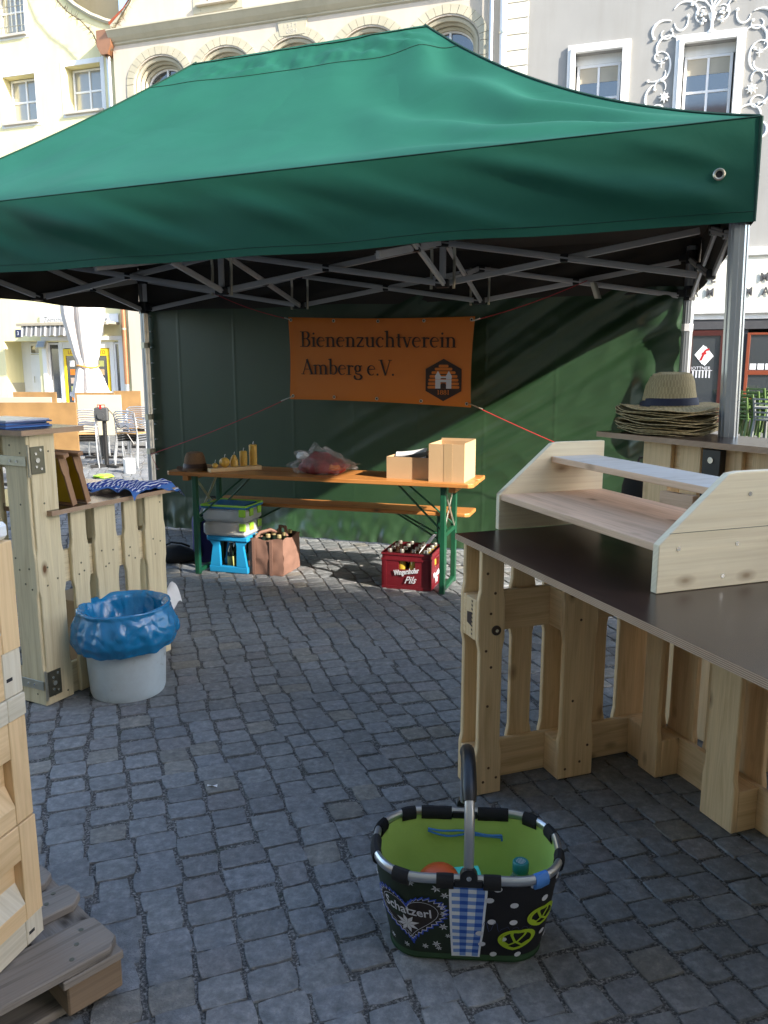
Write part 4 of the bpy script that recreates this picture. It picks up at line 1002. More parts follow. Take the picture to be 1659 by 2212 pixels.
for sx in (-1,1):
    tw.prism([(-.02,0),(.02,0),(.02,.068),(-.02,.068)],(cx+sx*.042,-.0108,cz-.063),(1,0,0),(0,0,1),(0,1,0),.001)
    tw.prism([(-.02,.07),(.02,.07),(.023,.092),(0,.13),(-.023,.092)],(cx+sx*.042,-.0108,cz-.063),(1,0,0),(0,0,1),(0,1,0),.001)
tw.prism([(-.022,.048),(.022,.048),(.022,.066),(-.022,.066)],(cx,-.0106,cz-.063),(1,0,0),(0,0,1),(0,1,0),.001)
tw.prism([(-.022,.078),(.022,.078),(.022,.09),(-.022,.09)],(cx,-.0106,cz-.063),(1,0,0),(0,0,1),(0,1,0),.001)
tw.build('gate_print',INKW,em)
gt=MB(); gt.prism([(-.022,0),(.022,0),(.022,.028),(.012,.04),(-.012,.04),(-.022,.028)],(cx,-.0108,cz-.063),(1,0,0),(0,0,1),(0,1,0),.001); gt.build('gate_opening',INK,em)
serif('1881',cx-.05,cz-.108,.034,.10,ORNG,em,y=-.0098)
# cords
def cord(p0,p1,label,tail=None):
    p0=Vector(p0);p1=Vector(p1); t=thing('cord',label,'cord',p0,0,'red cords tying the banner to the tent frame')
    m=MB(); n=10; m.tube([(p1-p0)*(k/n)-Vector((0,0,.02*math.sin(PI*k/n))) for k in range(n+1)],.0028,5)
    if tail: m.tube([(0,0,0)]+[Vector(q) for q in tail],.0025,4)
    m.build('string',CORD,t); m=MB(); m.tube([(p1-p0)*.93,(p1-p0)],.005,6); m.build('hook',STEEL,t)
cord(T(.77,.10,2.07),T(1.56,.31,1.835),'red cord from the left truss joint to the upper left eyelet of the banner')
cord(T(3.81,.10,2.08),T(3.02,.31,1.80),'red cord from the right truss joint to the upper right eyelet of the banner')
cord(T(.03,.05,.69),T(1.565,.31,1.235),'red cord from the back left tent leg to the lower left eyelet of the banner',[(.04,-.02,-.08),(.07,-.03,-.14)])
cord(T(4.42,.12,.62),T(3.01,.31,1.20),'red cord running down right from the lower right eyelet of the banner')
tg=thing('cloth_tag','small grey fabric tag knotted to the right truss joint','tag',T(3.86,.14,1.99)); m=MB()
m.grid(lambda u,v:(u*.05-.03+v*.04,-.01*math.sin(u*3),.07-v*.11),4,6); m.build('flap',STEEL,tg)
# ------------------------------------------------------------------ beer table and bench at the back
def beer(name,label,cat,loc,rz,L,W,H,legin,plank=1):
    t=thing(name,label,cat,loc,rz)
    pw=W/2 if plank==2 else W
    for k in range(plank):
        m=MB(); y0=k*pw; r_=.03
        out_=[(r_,0),(L-r_,0),(L,r_),(L,pw-.003-(0 if k<plank-1 else r_*.3)),(L-.003,pw-.003),(0.003,pw-.003),(0,r_)]
        m.prism(out_,(0,y0,H-.027),(1,0,0),(0,1,0),(0,0,1),.027); 
        o=m.build('top_plank' if plank==2 else 'seat_plank',BENCH,t)
        bv=o.modifiers.new('bevel','BEVEL'); bv.width=.006; bv.segments=2; bv.limit_method='ANGLE'
    for x in (legin-.08,L-legin+.04):
        m=MB(); m.b2((x,.03,H-.065),(x+.045,W-.03,H-.0275),ch=.003); m.build('batten',BENCH,t)
    for x,s in ((legin,1),(L-legin,-1)):
        for y in (.06,W-.06):
            m=MB(); m.beam((x,y,0),(x,y,H-.03),.035,.035,.004,up=(0,1,0)) if False else m.b2((x-.018,y-.018,0.0),(x+.018,y+.018,H-.03),ch=.004); m.build('leg',GREENM,t)
        m=MB(); m.b2((x-.016,.06,.012),(x+.016,W-.06,.040),ch=.003); m.b2((x-.012,.06,H*.5),(x+.012,W-.06,H*.5+.03),ch=.003); m.build('crossbar',GREENM,t)
        if W>.3:
            m=MB(); m.beam((x,.07,H*.52),(x,W-.07,H-.06),.006,.022); m.beam((x+.008,W-.07,H*.52),(x+.008,.07,H-.06),.006,.022); m.build('cross_brace',STEEL,t)
        m=MB(); 
        for y in (.075,W-.075): m.beam((x,y,H*.55),(x+s*.34,y+(W/2-y)*.5,H-.035),.012,.012)
        m.build('brace',GREENM,t)
    return t
TBO=Vector((-1.548,5.60,0)); TBE=Vector((.957,-.292,0)).normalized(); TBZ=math.atan2(TBE.y,TBE.x); TBN=Vector((-TBE.y,TBE.x,0))
def TB(x,y,z=.745): return TBO+TBE*x+TBN*y+Vector((0,0,z))
beer('beer_table','long varnished beer table with green folding legs in front of the tent back wall','table',TBO,TBZ,2.2,.46,.745,.20,2)
beer('beer_bench','varnished beer bench behind the long beer table','bench',TBO+TBE*.10+TBN*.43,TBZ,2.0,.26,.475,.22,1)
# second table on the right behind the bar
bt2=beer('beer_table','second beer table with green legs half hidden behind the right hand counters','table',(1.20,3.98,0),R(-38),1.9,.42,.745,.14,2)
bb=thing('shoulder_bag','black rounded bag on the half hidden right beer table','bag',(1.36,4.06,.746),R(-30))
m=MB(); m.lathe([(.0,.24),(.07,.235),(.115,.20),(.135,.12),(.14,.03),(.12,0),(0,0)],20,(0,0,0),sy=.55); m.build('body',BLACKF,bb,True)
m=MB(); m.tube([(-.09,0,.17),(-.05,0,.27),(.05,0,.27),(.09,0,.17)],.007,6); m.build('handle',BLACKF,bb)
# brown hat
def hat(loc,rz,label,mat,band,r=.19,cr=.085,chh=.125,squash=1.15,group=None,fed=True):
    t=thing('straw_hat',label,'hat',loc,rz,group)
    k_=cr/.085
    def fn(x,y,z,an,i):
        if i>=7 and fed: z-=.022*math.cos(an)**2*0 + .02*max(0,1-abs(math.sin(an))*3)*(1 if i>=8 else .4)
        if i<3: z+=.010*math.cos(2*an+.6)+.004*math.sin(5*an)
        return x,y,z
    prof=[(r,.010),(r*.97,.008),(r*.75,.004),(cr*1.16,.012),(cr*1.06,.04),(cr*1.0,.07),(cr*.93,chh*.75),(cr*.80,chh*.95),(cr*.5,chh*1.0),(cr*.2,chh*.96),(0.001,chh*.95)]
    m=MB(); m.lathe(prof,40,(0,0,0),sx=squash,us=.8,fn=fn); o=m.build('hat_body',mat,t,True)
    s=o.modifiers.new('thick','SOLIDIFY'); s.thickness=.003
    m=MB(); m.lathe([(cr*1.165,.016),(cr*1.10,.042),(cr*1.04,.046),(cr*1.0,.03)],40,(0,0,0.001),sx=squash); m.build('hat_band',band,t,True)
    return t
hat(TB(.16,.14),.2,'brown straw fedora on the left end of the long beer table',STRAWB,BROWNB,.122,.070,.128,1.05)
# candle board
cb=thing('candle_board','wooden block holding beeswax candles next to the brown hat','tray',TB(.345,.05),R(48)+TBZ)
m=MB(); m.b2((-.02,-.035,0),(.36,.035,.028),ch=.003); m.build('board',PINE,cb)
cands=[('small round beeswax candle at the near end of the candle board',.03,.028,.05,'ball'),('fat round ribbed beeswax candle, second on the board',.12,.048,.10,'ball'),('beehive shaped beeswax candle in the middle of the board',.21,.038,.12,'hive'),('medium pillar beeswax candle, second from the tall one',.30,.035,.155,'pil'),('tallest pillar beeswax candle at the far end of the board',.395,.037,.215,'pil')]
cm=Matrix.Translation(cb.location)@Matrix.Rotation(cb.rotation_euler.z,4,'Z')
for lb,x,r_,h,k in cands:
    x*=.78;r_*=.76;h*=.70;p=cm@Vector((x,0,.0285)); c=thing('candle',lb,'candle',p,0,'beeswax candles on the board'); m=MB()
    if k=='ball': m.lathe([(0,h)]+[(r_*math.sin(PI*q/10)*(1.+.0),h/2+h/2*math.cos(PI*q/10)) for q in range(1,10)]+[(r_*.4,0),(0,0)],20,fn=lambda x,y,z,a,i:(x*(1+.04*math.cos(10*a)),y*(1+.04*math.cos(10*a)),z))
    elif k=='hive': m.lathe([(0,h),(r_*.35,h*.97),(r_*.5,h*.9),(r_*.62,h*.8),(r_*.75,h*.78),(r_*.8,h*.62),(r_*.95,h*.58),(r_*.95,h*.4),(r_,.36*h),(r_,.05*h),(0,0)],20)
    else: m.lathe([(0,h-.004),(r_*.8,h),(r_,h-.006),(r_,.003),(0,0)],20)
    m.build('wax',WAX,c,'x'); m=MB(); m.tube([(0,0,h-.006),(.002,0,h+.012),(.006,0,h+.022)],.002,5); m.build('wick',PAPER,c)
# plastic bag with red things
pb=thing('plastic_bag','crinkled clear plastic bag of red and orange things on the middle of the beer table','bag',TB(1.12,.20),TBZ)
def lump(r,seed,sx,sy,sz,k,ny=16,nx=32):
    def fn(u,v):
        a=2*PI*u; b=PI*v; d=Vector((math.sin(b)*math.cos(a),math.sin(b)*math.sin(a),math.cos(b)))
        q=r*(1+k*noise.fractal(d*2.2+Vector((seed,0,0)),.8,2,3)); tz=d.z*sz*q
        taper=1-.55*max(0,d.x)
        return (d.x*sx*q,d.y*sy*q*taper,max(0,tz*taper+sz*r*.62)+.003)
    m=MB(); m.grid(fn,nx,ny,flip=True); return m
m=lump(.1,3,1.75,.95,.88,.25); m.build('contents',plain('red wrapped sweets',(.22,.02,.02),.55,0,.9,14,.4),pb,'all')
m=lump(.112,9,1.9,1.0,.95,.45,28,56); m.build('film',FILMC,pb)
for k,(x,z,c) in enumerate(((-.13,.12,PAPER),(.09,.05,ORNG),(.02,.09,plain('dark red cloth',(.25,.01,.02),.8)))):
    m=lump(.04,k+20,1.3,.8,.8,.3,8,14); o=m.build('wrapper',c,pb); o.location=(x,-.035,z-.02)
# cardboard boxes
lb=thing('cardboard_tray','low open cardboard box holding white papers beside the tall box','box',TB(1.60,.12),TBZ+R(-4))
m=MB(); w,d,h=.33,.24,.145
for a,b in (((0,0,0),(w,.004,h)),((0,d-.004,0),(w,d,h)),((0,.004,0),(.004,d-.004,h)),((w-.004,.004,0),(w,d-.004,h)),((0.004,.004,0),(w-.004,d-.004,.004))): m.b2(a,b)
m.build('wall',CARD,lb)
pp=thing('paper_stack','white papers lying in the low cardboard box','paper',TB(1.645,.16,.75),TBZ)
for k in range(4):
    m=MB(); m.grid(lambda u,v:(u*.21,v*.15,.105+.012*k+.03*u*u+.012*math.sin(v*5+k)),6,4); o=m.build('sheet',PAPER,pp,True); o.rotation_euler=(0,0,.12*k-.15)
m=MB(); m.b2((.0,.0,.002),(.2,.15,.1)); m.build('stack',PAPER,pp)
tb=thing('cardboard_box','tall open cardboard box with tape strip on the right end of the beer table','box',TB(1.90,.06),TBZ+R(-2))
w,d,h=.235,.32,.242; m=MB()
for a,b in (((0,0,0),(w,.004,h)),((0,d-.004,0),(w,d,h+.012)),((0,.004,0),(.004,d-.004,h)),((w-.004,.004,0),(w,d-.004,h+.008)),((0.004,.004,0),(w-.004,d-.004,.004))): m.b2(a,b)
m.build('wall',CARD,tb)
m=MB(); m.b2((.10,-.0012,0.0),(.155,-.0002,h)); m.b2((.10,-.001,h-.0005),(.155,.02,h+.0012)); m.build('tape',TAPE,tb)
for (x0,x1,y0,y1,rx,ry) in ((.006,w-.006,.006,.09,-78,0),(.006,w-.006,d-.02,d-.012,80,0)):
    m=MB(); m.b2((x0,0,-.10),(x1,.003,0)); o=m.build('flap',CARD,tb); o.location=(0,y0+.003,h-.003); o.rotation_euler=(R(8),0,0)
# things below the table
st=thing('step_stool','bright blue plastic step stool with open sides under the storage boxes','stool',(-1.275,5.66,0),TBZ)
w,d,h=.31,.26,.275
for y0 in (0,d-.03):
    m=MB()
    m.prism([(0,0),(w,0),(w,.045),(w-.035,.06),(w-.05,h-.04),(w-.01,h),(.01,h),(.05,h-.04),(.035,.06),(0,.045)],(0,y0,0),(1,0,0),(0,0,1),(0,1,0),.03) if False else None
    m.b2((0,y0,0),(w,y0+.03,.05),ch=.008); m.prism([(.01,.05),(.09,.05),(.085,.2),(.095,h-.03),(.0,h-.03),(.035,.2)],(0,y0+.002,0),(1,0,0),(0,0,1),(0,1,0),.026); m.prism([(w-.09,.05),(w-.01,.05),(w-.035,.2),(w,h-.03),(w-.095,h-.03),(w-.085,.2)],(0,y0+.002,0),(1,0,0),(0,0,1),(0,1,0),.026)
    m.build('side_frame',BLUEP,st)
m=MB(); m.b2((-.01,-.01,h-.04),(w+.01,d+.01,h),ch=.012); m.build('step',BLUEP,st)
def bottle(loc,label,glass=BOTTLE,cap=CAP,lab=LABELG,h=.24,r=.031,group=None,rz=0,cat='bottle'):
    t=thing('bottle',label,cat,loc,rz,group); m=MB()
    m.lathe([(0,.0),(r*.9,.001),(r,.008),(r,h*.55),(r*.92,h*.64),(r*.5,h*.78),(r*.42,h*.9),(r*.42,h*.94),(0,h*.945)],14); m.build('glass',glass,t,True)
    m=MB(); m.lathe([(r*.46,h*.91),(r*.50,h*.915),(r*.48,h*.985),(r*.40,h*1.0),(0,h)],12); m.build('cap',cap,t)
    m=MB(); m.lathe([(r*1.01,h*.15),(r*1.015,h*.16),(r*1.015,h*.46),(r*1.01,h*.47)],14); m.build('label',lab,t,True)
    return t
SM=Matrix.Translation(st.location)@Matrix.Rotation(TBZ,4,'Z')
for k,(x,y) in enumerate(((.13,.10),(.19,.12),(.13,.17))): bottle(SM@Vector((x,y,0)),'dark wine bottle standing inside the blue stool, '+('leftmost with yellow label','right one','rearmost')[k],GBOT,CAP,LABELG,.225,.03,'dark bottles inside the blue stool')
def sbox(z,lid,label):
    t=thing('storage_box',label,'box',SM@Vector((-.025,-.03,z)),TBZ,'clear storage boxes stacked on the blue stool')
    w,d,h=.345,.27,.098
    def fn(u,v):
        return None
    m=MB(); m.box((w/2,d/2,h/2),(w,d,h),ch=.018); m.build('tub',CLEARP,t)
    m=MB(); m.b2((.03,.03,.02),(w*.6,d-.03,h-.02)); m.build('contents',PAPER if lid else CARD,t)
    if lid:
        m=MB(); m.box((w/2,d/2,h+.008),(w+.014,d+.014,.016),ch=.007); l=m.build('lid',LBLUE,t); m=MB()
        m.tube([(.0,0,h+.020),(w,0,h+.020),(w,d,h+.020),(0,d,h+.020)],.010,6,closed=True); m.build('lid_seal',LIME,l)
        m=MB(); m.b2((.03,.03,h+.0165),(w-.03,d-.03,h+.024),ch=.004); m.build('lid_panel',LBLUE,l)
    for (x,y,a) in ((w*.93,-.004,0),(w+.004,d*.3,1),(w+.004,d*.78,1)):
        m=MB(); m.box((x,y,h*.62+.012),((.05,.016,.055) if not a else (.016,.05,.055)),ch=.005); m.build('clip',LIME,t)
    return t
sbox(.276,False,'lower clear storage box on the blue stool'); sbox(.378,True,'upper storage box with blue and lime green lid')
bg_=thing('bottle_bag','brown cloth bottle bag filled with capped bottles beside the blue stool','bag',(-.975,5.60,0),TBZ)
w,d,h=.27,.30,.262; m=MB()
def bagside(ax,fix,s0,s1,y):
    def fn(u,v):
        q=s0+(s1-s0)*u; bul=.012*math.sin(PI*u)*math.sin(PI*v*.9)+.010*noise.noise(Vector((q*14,v*5,fix*3)))
        z=v*(h+.008*math.sin(u*9))
        return (q,fix-bul*y,z) if ax==0 else (fix+bul*y,q,z)
    return fn
m.grid(bagside(0,0,0,w,1),24,12); m.grid(bagside(0,d,w,0,-1),24,12); m.grid(bagside(1,w,0,d,1),24,12); m.grid(bagside(1,0,d,0,-1),24,12); m.poly([(0,0,.004),(0,d,.004),(w,d,.004),(w,0,.004)])
m.build('cloth',BROWNC,bg_,True)
m=MB()
for x in (.035,.17):
    m.b2((x,-.0155,0.0),(x+.025,-.0125,h),ch=.001)
m.b2((.03,.10,h-.01),(.055,.13,h+.02)); 
m.tube([(.05,.02,h),(.07,.05,h+.035),(.13,.10,h+.05),(.16,.14,h+.03)],.012,6)
m.tube([(.15,.22,h),(.16,.2,h+.06),(.22,.16,h+.065),(.24,.14,h)],.012,6); m.build('strap',BROWNC,bg_)
BM=Matrix.Translation(bg_.location)@Matrix.Rotation(TBZ,4,'Z')
n_=0
for j in range(3):
    for i in range(3):
        n_+=1; bottle(BM@Vector((.05+i*.085,.05+j*.095,.006)),f'capped bottle in the brown cloth bag, {["left","middle","right"][i]} of the {["front","middle","back"][j]} row',GBOT,CAPG,BROWNC,.285,.034,'bottles in the brown cloth bag')
# backpack and black bag behind stool
bp=thing('backpack','purple blue backpack standing behind the blue stool','backpack',(-1.33,6.06,0),.2)
m=MB()
def bpf(u,v):
    a=2*PI*u; z=v*.44; k=(1-.35*(max(0,v-.65)/.35)**2)*(1-.99*max(0,(v-.94)/.06)); c_,s_=math.cos(a),math.sin(a); n4=(abs(c_)**4+abs(s_)**4)**-.25
    q=1+.05*noise.noise(Vector((c_*2,s_*2,z*9))); return (.15*c_*n4*k*q,.11*s_*n4*k*q,z)
m.grid(bpf,36,20); m.build('body',PURP,bp,'all'); m=MB(); m.tube([(-.05,-.02,.43),(-.03,-.02,.49),(.03,-.02,.49),(.05,-.02,.43)],.008,6); m.build('handle',BLACKF,bp)
m=MB(); m.tube([(-.09,-.12,.05),(-.10,-.135,.2),(-.08,-.115,.38)],.016,6); m.tube([(.09,-.12,.05),(.10,-.135,.2),(.08,-.115,.38)],.016,6); m.build('strap',BLACKF,bp)
kb=thing('holdall','flat black bag lying on the cobbles left of the blue stool','bag',(-1.58,5.98,0),-.25)
m=lump(.13,40,1.5,.95,.55,.12,12,24); m.build('body',BLACKF,kb,'all'); m=MB(); m.tube([(-.1,-.02,.12),(-.03,-.05,.155),(.05,-.04,.15),(.1,0,.12)],.008,6); m.build('handle',BLACKF,kb)
# red crate
CRZ=TBZ; cr=thing('beer_crate','dark red beer crate with white lettering full of silver capped bottles behind the table leg','crate',(-.012,5.23,0),CRZ)
w,d,h=.335,.345,.248
def crate_side(W_,o,ux,uy):
    m=MB(); t=.016; o=Vector(o);ux=Vector(ux);uy=Vector(uy)
    def q(x0,x1,z0,z1,tt=t,off=0): m.prism([(x0,z0),(x1,z0),(x1,z1),(x0,z1)],o+uy*off,ux,(0,0,1),uy,tt)
    hw0,hw1=W_*.34,W_*.68
    q(0,W_,0,.135);q(0,hw0,.135,.20);q(hw1,W_,.135,.20);q(0,W_,.20,h)
    q(-.004,W_+.004,.196,.210,.022,-.005); q(-.004,W_+.004,h-.014,h,.024,-.006); q(-.003,W_+.003,0,.02,.02,-.004)
    q(-.003,.03,.02,.196,.02,-.003); q(W_-.03,W_+.003,.02,.196,.02,-.003)
    m.build('side_panel',REDP,cr)
crate_side(w,(0,0,0),(1,0,0),(0,1,0)); crate_side(d,(w,0,0),(0,1,0),(-1,0,0)); crate_side(w,(w,d,0),(-1,0,0),(0,-1,0)); crate_side(d,(0,d,0),(0,-1,0),(1,0,0))
m=MB(); m.b2((.017,.017,.003),(w-.017,d-.017,.01))
for k in (1,2,3): m.b2((k*w/4-.0015,.017,.01),(k*w/4+.0015,d-.017,.12)); 
for k in (1,2,3): m.b2((.017,k*d/4-.0015,.01),(w-.017,k*d/4+.0015,.121))
m.build('divider',REDP,cr)
text('Wingershofer',.050,INKW,cr,(.085,-.008,.095),(PI/2,R(-9),0),ext=.0012,sx=.62,shear=.15,bold=.0012)
text('Pils',.068,INKW,cr,(.155,-.008,.045),(PI/2,R(-2),0),ext=.0012,sx=.85,shear=.5,bold=.0006)
text('Wingershofer',.050,INKW,cr,(w+.008,.05,.075),(PI/2,0,PI/2),ext=.0012,sx=.62,shear=.15,bold=.0012); text('Pils',.06,INKW,cr,(w+.008,.1,.03),(PI/2,0,PI/2),ext=.0012,sx=.85,shear=.5)
CM=Matrix.Translation(cr.location)@Matrix.Rotation(CRZ,4,'Z')
RW=['front','second','third','back'];CL=['leftmost','second','third','rightmost']
b0=None
for j in range(4):
    for i in range(4):
        pos=CM@Vector((.042+i*(w-.084)/3,.042+j*(d-.084)/3,.011)); lbn=f'silver capped juice bottle in the red crate, {CL[i]} of the {RW[j]} row'
        jc=JUICE if (j==0 and i in(1,2)) or i==3 else BOTTLE
        bottle(pos,lbn,jc,CAP,PAPER if j==0 else BROWNC,.255,.030,'bottles in the red beer crate')
rp=thing('rolled_paper','white rolled sheet of paper stuck among the bottles in the red crate','paper',CM@Vector((.235,.06,.20)),CRZ)
m=MB(); m.grid(lambda u,v:(.075*u+.02*v,.13*v,.09+.035*math.sin(u*2.6)+.04*v-.10*(1-u)*.6),14,4); o=m.build('sheet',PAPER,rp,True)
# ------------------------------------------------------------------ pallet counters
def euro(par,o,ax,ay,tops,Hs,mat=PINE,deck=((0,.145),(.187,.287),(.322,.467),(.507,.607),(.648,.793)),feet=((0,.10),(.33,.475),(.70,.80)),levels=(0,.525),top_rail=None,deckH=None,seed=1):
    """upright pallet panel: ax along width, ay from 5-board face to 3-board face, in parent coords"""
    ax=Vector((*ax,0));ay=Vector((*ay,0));o=Vector((*o,0)); Z=Vector((0,0,1)); rd=random.Random(seed)
    def plank(x0,x1,y,H,name='plank'):
        rel=.0075; lv=[l for l in levels if l<H]; pts_r=[];pts_l=[]
        zs=[]
        stops=[(l,l+.145) for l in lv]+([(H-.10,H)] if top_rail else [])
        left=[(x0,0)];right=[(x1,0)]
        for (a,b),(c,d) in zip(stops,stops[1:]+[(None,None)]):
            if c is None:
                if b<H-.05: right+= [(x1,b),(x1-rel,b+.035),(x1-rel,H)]; left+=[(x0,b),(x0+rel,b+.035),(x0+rel,H)]
                else: right+=[(x1,H)]; left+=[(x0,H)]
            else:
                right+=[(x1,b),(x1-rel,b+.035),(x1-rel,c-.035),(x1,c)]; left+=[(x0,b),(x0+rel,b+.035),(x0+rel,c-.035),(x0,c)]
        pts=right+left[::-1]
        m=MB(); m.prism(pts,o+ay*y+Z*.002,ax,Z,ay,.0215); ob=m.build(name,mat,par)
        bv=ob.modifiers.new('bevel','BEVEL'); bv.width=.003; bv.segments=1; bv.limit_method='ANGLE'; bv.angle_limit=R(40)
        # nails
        return ob
    def bx(x0,x1,y0,y1,z0,z1,name):
        m=MB(); c=o+ax*((x0+x1)/2)+ay*((y0+y1)/2)+Z*((z0+z1)/2); M=Matrix((ax,ay,Z)).transposed()
        m.box(c,(abs(x1-x0),abs(y1-y0),z1-z0),rot=M,ch=.0025); return m.build(name,mat,par)
    for k,(a,b) in enumerate(deck):
        H=deckH[k] if deckH else Hs; plank(a,b,0,H)
    for l in list(levels)+([Hs-.145] if top_rail else []):
        if l+.145>Hs+.001: continue
        bx(0,feet[-1][1],.022,.044,l,l+.145,'rail')
        for a,b in feet: bx(a,b,.0442,.1218,l+.0015,l+.1435,'block')
    for a,b in feet: plank(a,b,.122,Hs)
def nails(par,o,ax,ny,spots,r=.0045,mat=None):
    ax=Vector((*ax,0));ny=Vector((*ny,0));o=Vector((*o,0)); m=MB()
    for x,z in spots: m.prism([(r*math.cos(k*PI/4),r*math.sin(k*PI/4)) for k in range(8)],o+ax*x+ny*.0004+Vector((0,0,z)),ax,(0,0,1),ny,.001)
    m.build('nail_head',mat or DSTEEL,par)
GV=Vector((.45,.893,0)).normalized(); QV=Vector((-.893,.45,0)).normalized(); GZ=math.atan2(GV.y,GV.x)
LO=Vector((-1.480,3.312,0))
lc=thing('pallet_counter','low counter of upright pale pallet planks with brown plywood top behind the blue bin','counter',LO,GZ)
# local: x along g, y along q (leftwards/back)
TL=1.195
euro(lc,(0,0),(1,0),(0,1),None,.845,PINEP,deckH=(TL-.0,.845,.845,.845,.845),seed=3,levels=(0,.525))
nails(lc,(0,-.0001),(1,0),(0,-1),[(.04,.04),(.11,.035),(.05,.62),(.10,.56),(.045,.54),(.235,.60),(.25,.56),(.22,.55),(.36,.63),(.40,.56),(.43,.62),(.38,.55),(.54,.61),(.57,.55),(.53,.57),(.70,.62),(.75,.60),(.71,.54),(.05,1.1),(.10,1.12),(.72,.05),(.76,.8),(.06,.9)])
m=MB(); m.box((.47,.33,.855),(.80,.72,.021),ch=.0,mf={'t':0,'b':0,'s':1}); m.build('counter_top',[FILM,PLYE],lc)
tbr=thing('bar_counter','tall corner bar of pale pallet planks joined with metal hinges, magazines on its top','bar',LO+Vector((0,0,0)),GZ)
# front panel going left (along q), seen from camera
euro(tbr,(-.006,.004),(0,1),(1,0),None,TL,PINEP,levels=(0,.525),top_rail=True,seed=5)
nails(tbr,(-.0063,.004),(0,1),(-1,0),[(.04,.62),(.10,.61),(.07,.55),(.03,.53),(.12,.66),(.05,.05),(.09,.10),(.04,1.12),(.10,1.15),(.06,.9)])
m=MB(); m.prism([(-.05,-.03),(.20,-.03),(.275,-.03),(.285,.02),(.285,1.3),(-.05,1.3)],(0,0,TL+.001),(1,0,0),(0,1,0),(0,0,1),.022,m=0,ms=1); m.build('bar_top',[FILM,PLYE],tbr)
for z in (1.085,.095):
    h=MB(); h.b2((.005,-.006,z-.055),(.075,-.0005,z+.06),ch=.001); hg=h.build('hinge',DSTEEL,tbr)
    h=MB(); h.b2((-.0125,.006,z-.02),(-.0085,.24,z+.022),ch=.001); h.build('hinge_strap',STEEL,hg)
    h=MB(); h.tube([(-.006,-.006,z-.065),(-.006,-.006,z+.07)],.0065,8); h.build('hinge_pin',STEEL,hg,True)
    h=MB()
    for x,zz,r_ in ((.055,z+.045,.006),(.03,z+.03,.006),(.038,z+.002,.011),(.055,z-.035,.006),(.03,z-.025,.006)): h.lathe([(0,.0)],3) if False else h.prism([(r_*math.cos(k*PI/5),r_*math.sin(k*PI/5)) for k in range(10)],(x,-.006,zz),(1,0,0),(0,0,1),(0,-1,0),.003)
    for y in (.06,.10,.17,.21): h.prism([(.006*math.cos(k*PI/5),.006*math.sin(k*PI/5)) for k in range(10)],(-.0125,y,z),(0,1,0),(0,0,1),(-1,0,0),.003)
    h.build('screw_head',SCREW,hg)
LM=Matrix.Translation(LO)@Matrix.Rotation(GZ,4,'Z')
# magazines on top
for k in range(5):
    mg=thing('magazine',['bottom blue magazine of the pile on the tall bar','blue magazine second from the bottom of the pile','blue magazine in the middle of the pile','blue magazine second from the top of the pile','top magazine with pale cover on the pile'][k],'magazine',LM@Vector((-.02+.004*k,.10+.004*k,TL+.0245+k*.0065)),GZ+R(-8+5*(k%3)),'magazines on the tall bar')
    m=MB(); m.b2((0,0,.0008),(.21,.30,.0058)); m.build('pages',PAPER,mg); m=MB(); m.b2((-.0015,-.0015,0),(.212,.302,.0008)); m.b2((-.0015,-.0015,.0058),(.212,.302,.0064)); m.b2((-.002,-.002,0),(.0,.302,.0064)); m.b2((-.001,-.0022,0.0007),(.212,-.0015,.0058))
    m.build('cover',[BLUEC,plain('navy cover',(.02,.05,.18),.35)][k%2] if k<4 else plain('pale cover',(.45,.50,.60),.3,0,.25,25,0),mg)
# bee frames
for k,(x,lbl) in enumerate(((.225,'left bee frame with yellow wax sheet leaning on the tall bar plank'),(.305,'right bee frame with yellow wax sheet leaning beside the first'))):
    bf=thing('bee_frame',lbl,'bee frame',LM@Vector((x,.0,.868)),0,'bee frames leaning on the low counter',rot=(R(0),R(-14),GZ))
    # local y = along q; x=thickness ; z up
    L=.36;Hh=.225;t=.026
    m=MB(); m.prism([(-.013,0),(.013,0),(.013,.14),(.019,.17),(.019,Hh),(-.019,Hh),(-.019,.17),(-.013,.14)],(0,0,0),(1,0,0),(0,0,1),(0,1,0),.009); m.build('side_bar',FRAMEW,bf)
    m=MB(); m.prism([(-.013,0),(.013,0),(.013,.14),(.019,.17),(.019,Hh),(-.019,Hh),(-.019,.17),(-.013,.14)],(0,L,0),(1,0,0),(0,0,1),(0,1,0),.009); m.build('side_bar',FRAMEW,bf)
    m=MB(); m.b2((-.015,-.03,Hh),(.015,L+.04,Hh+.018),ch=.002); m.build('top_bar',FRAMEW,bf); m=MB(); m.b2((-.010,.009,0),(.010,L,.009),ch=.001); m.build('bottom_bar',FRAMEW,bf)
    m=MB(); m.b2((-.002,.009,.01),(.002,L-.001,Hh)); m.build('wax_sheet',plain('yellow wax sheet',(.55,.36,.01),.5,0,.05) if k==0 else MATS['yellow wax sheet'],bf)
# striped cloth
cl=thing('striped_cloth','blue and white striped cloth crumpled over the far corner of the low counter','cloth',LM@Vector((.62,.05,.866)),GZ+.1)
def clf(u,v):
    x=-.10+u*.36+.03*math.sin(v*5); y=-.10+v*.36+.03*math.sin(u*4)
    z=.012+.045*abs(noise.noise(Vector((u*2.6,v*3.1,2))))+.018*abs(noise.noise(Vector((u*7,v*6,5))))
    ed=max(0,x-.235)+max(0,-y-.075)
    z-=ed*1.1
    if x<.235 and y>-.075: z=max(z,.004)
    return (x,y,z)
m=MB(); m.grid(clf,50,50); m.build('cloth',STRIPE,cl,'all')
m=MB(); m.grid(lambda u,v:(lambda p:(p[0]*1.04-.01,p[1]*1.04-.005,p[2]-.006))(clf(u,v)),26,26); m.build('blue_border',BLUEC,cl,'all')
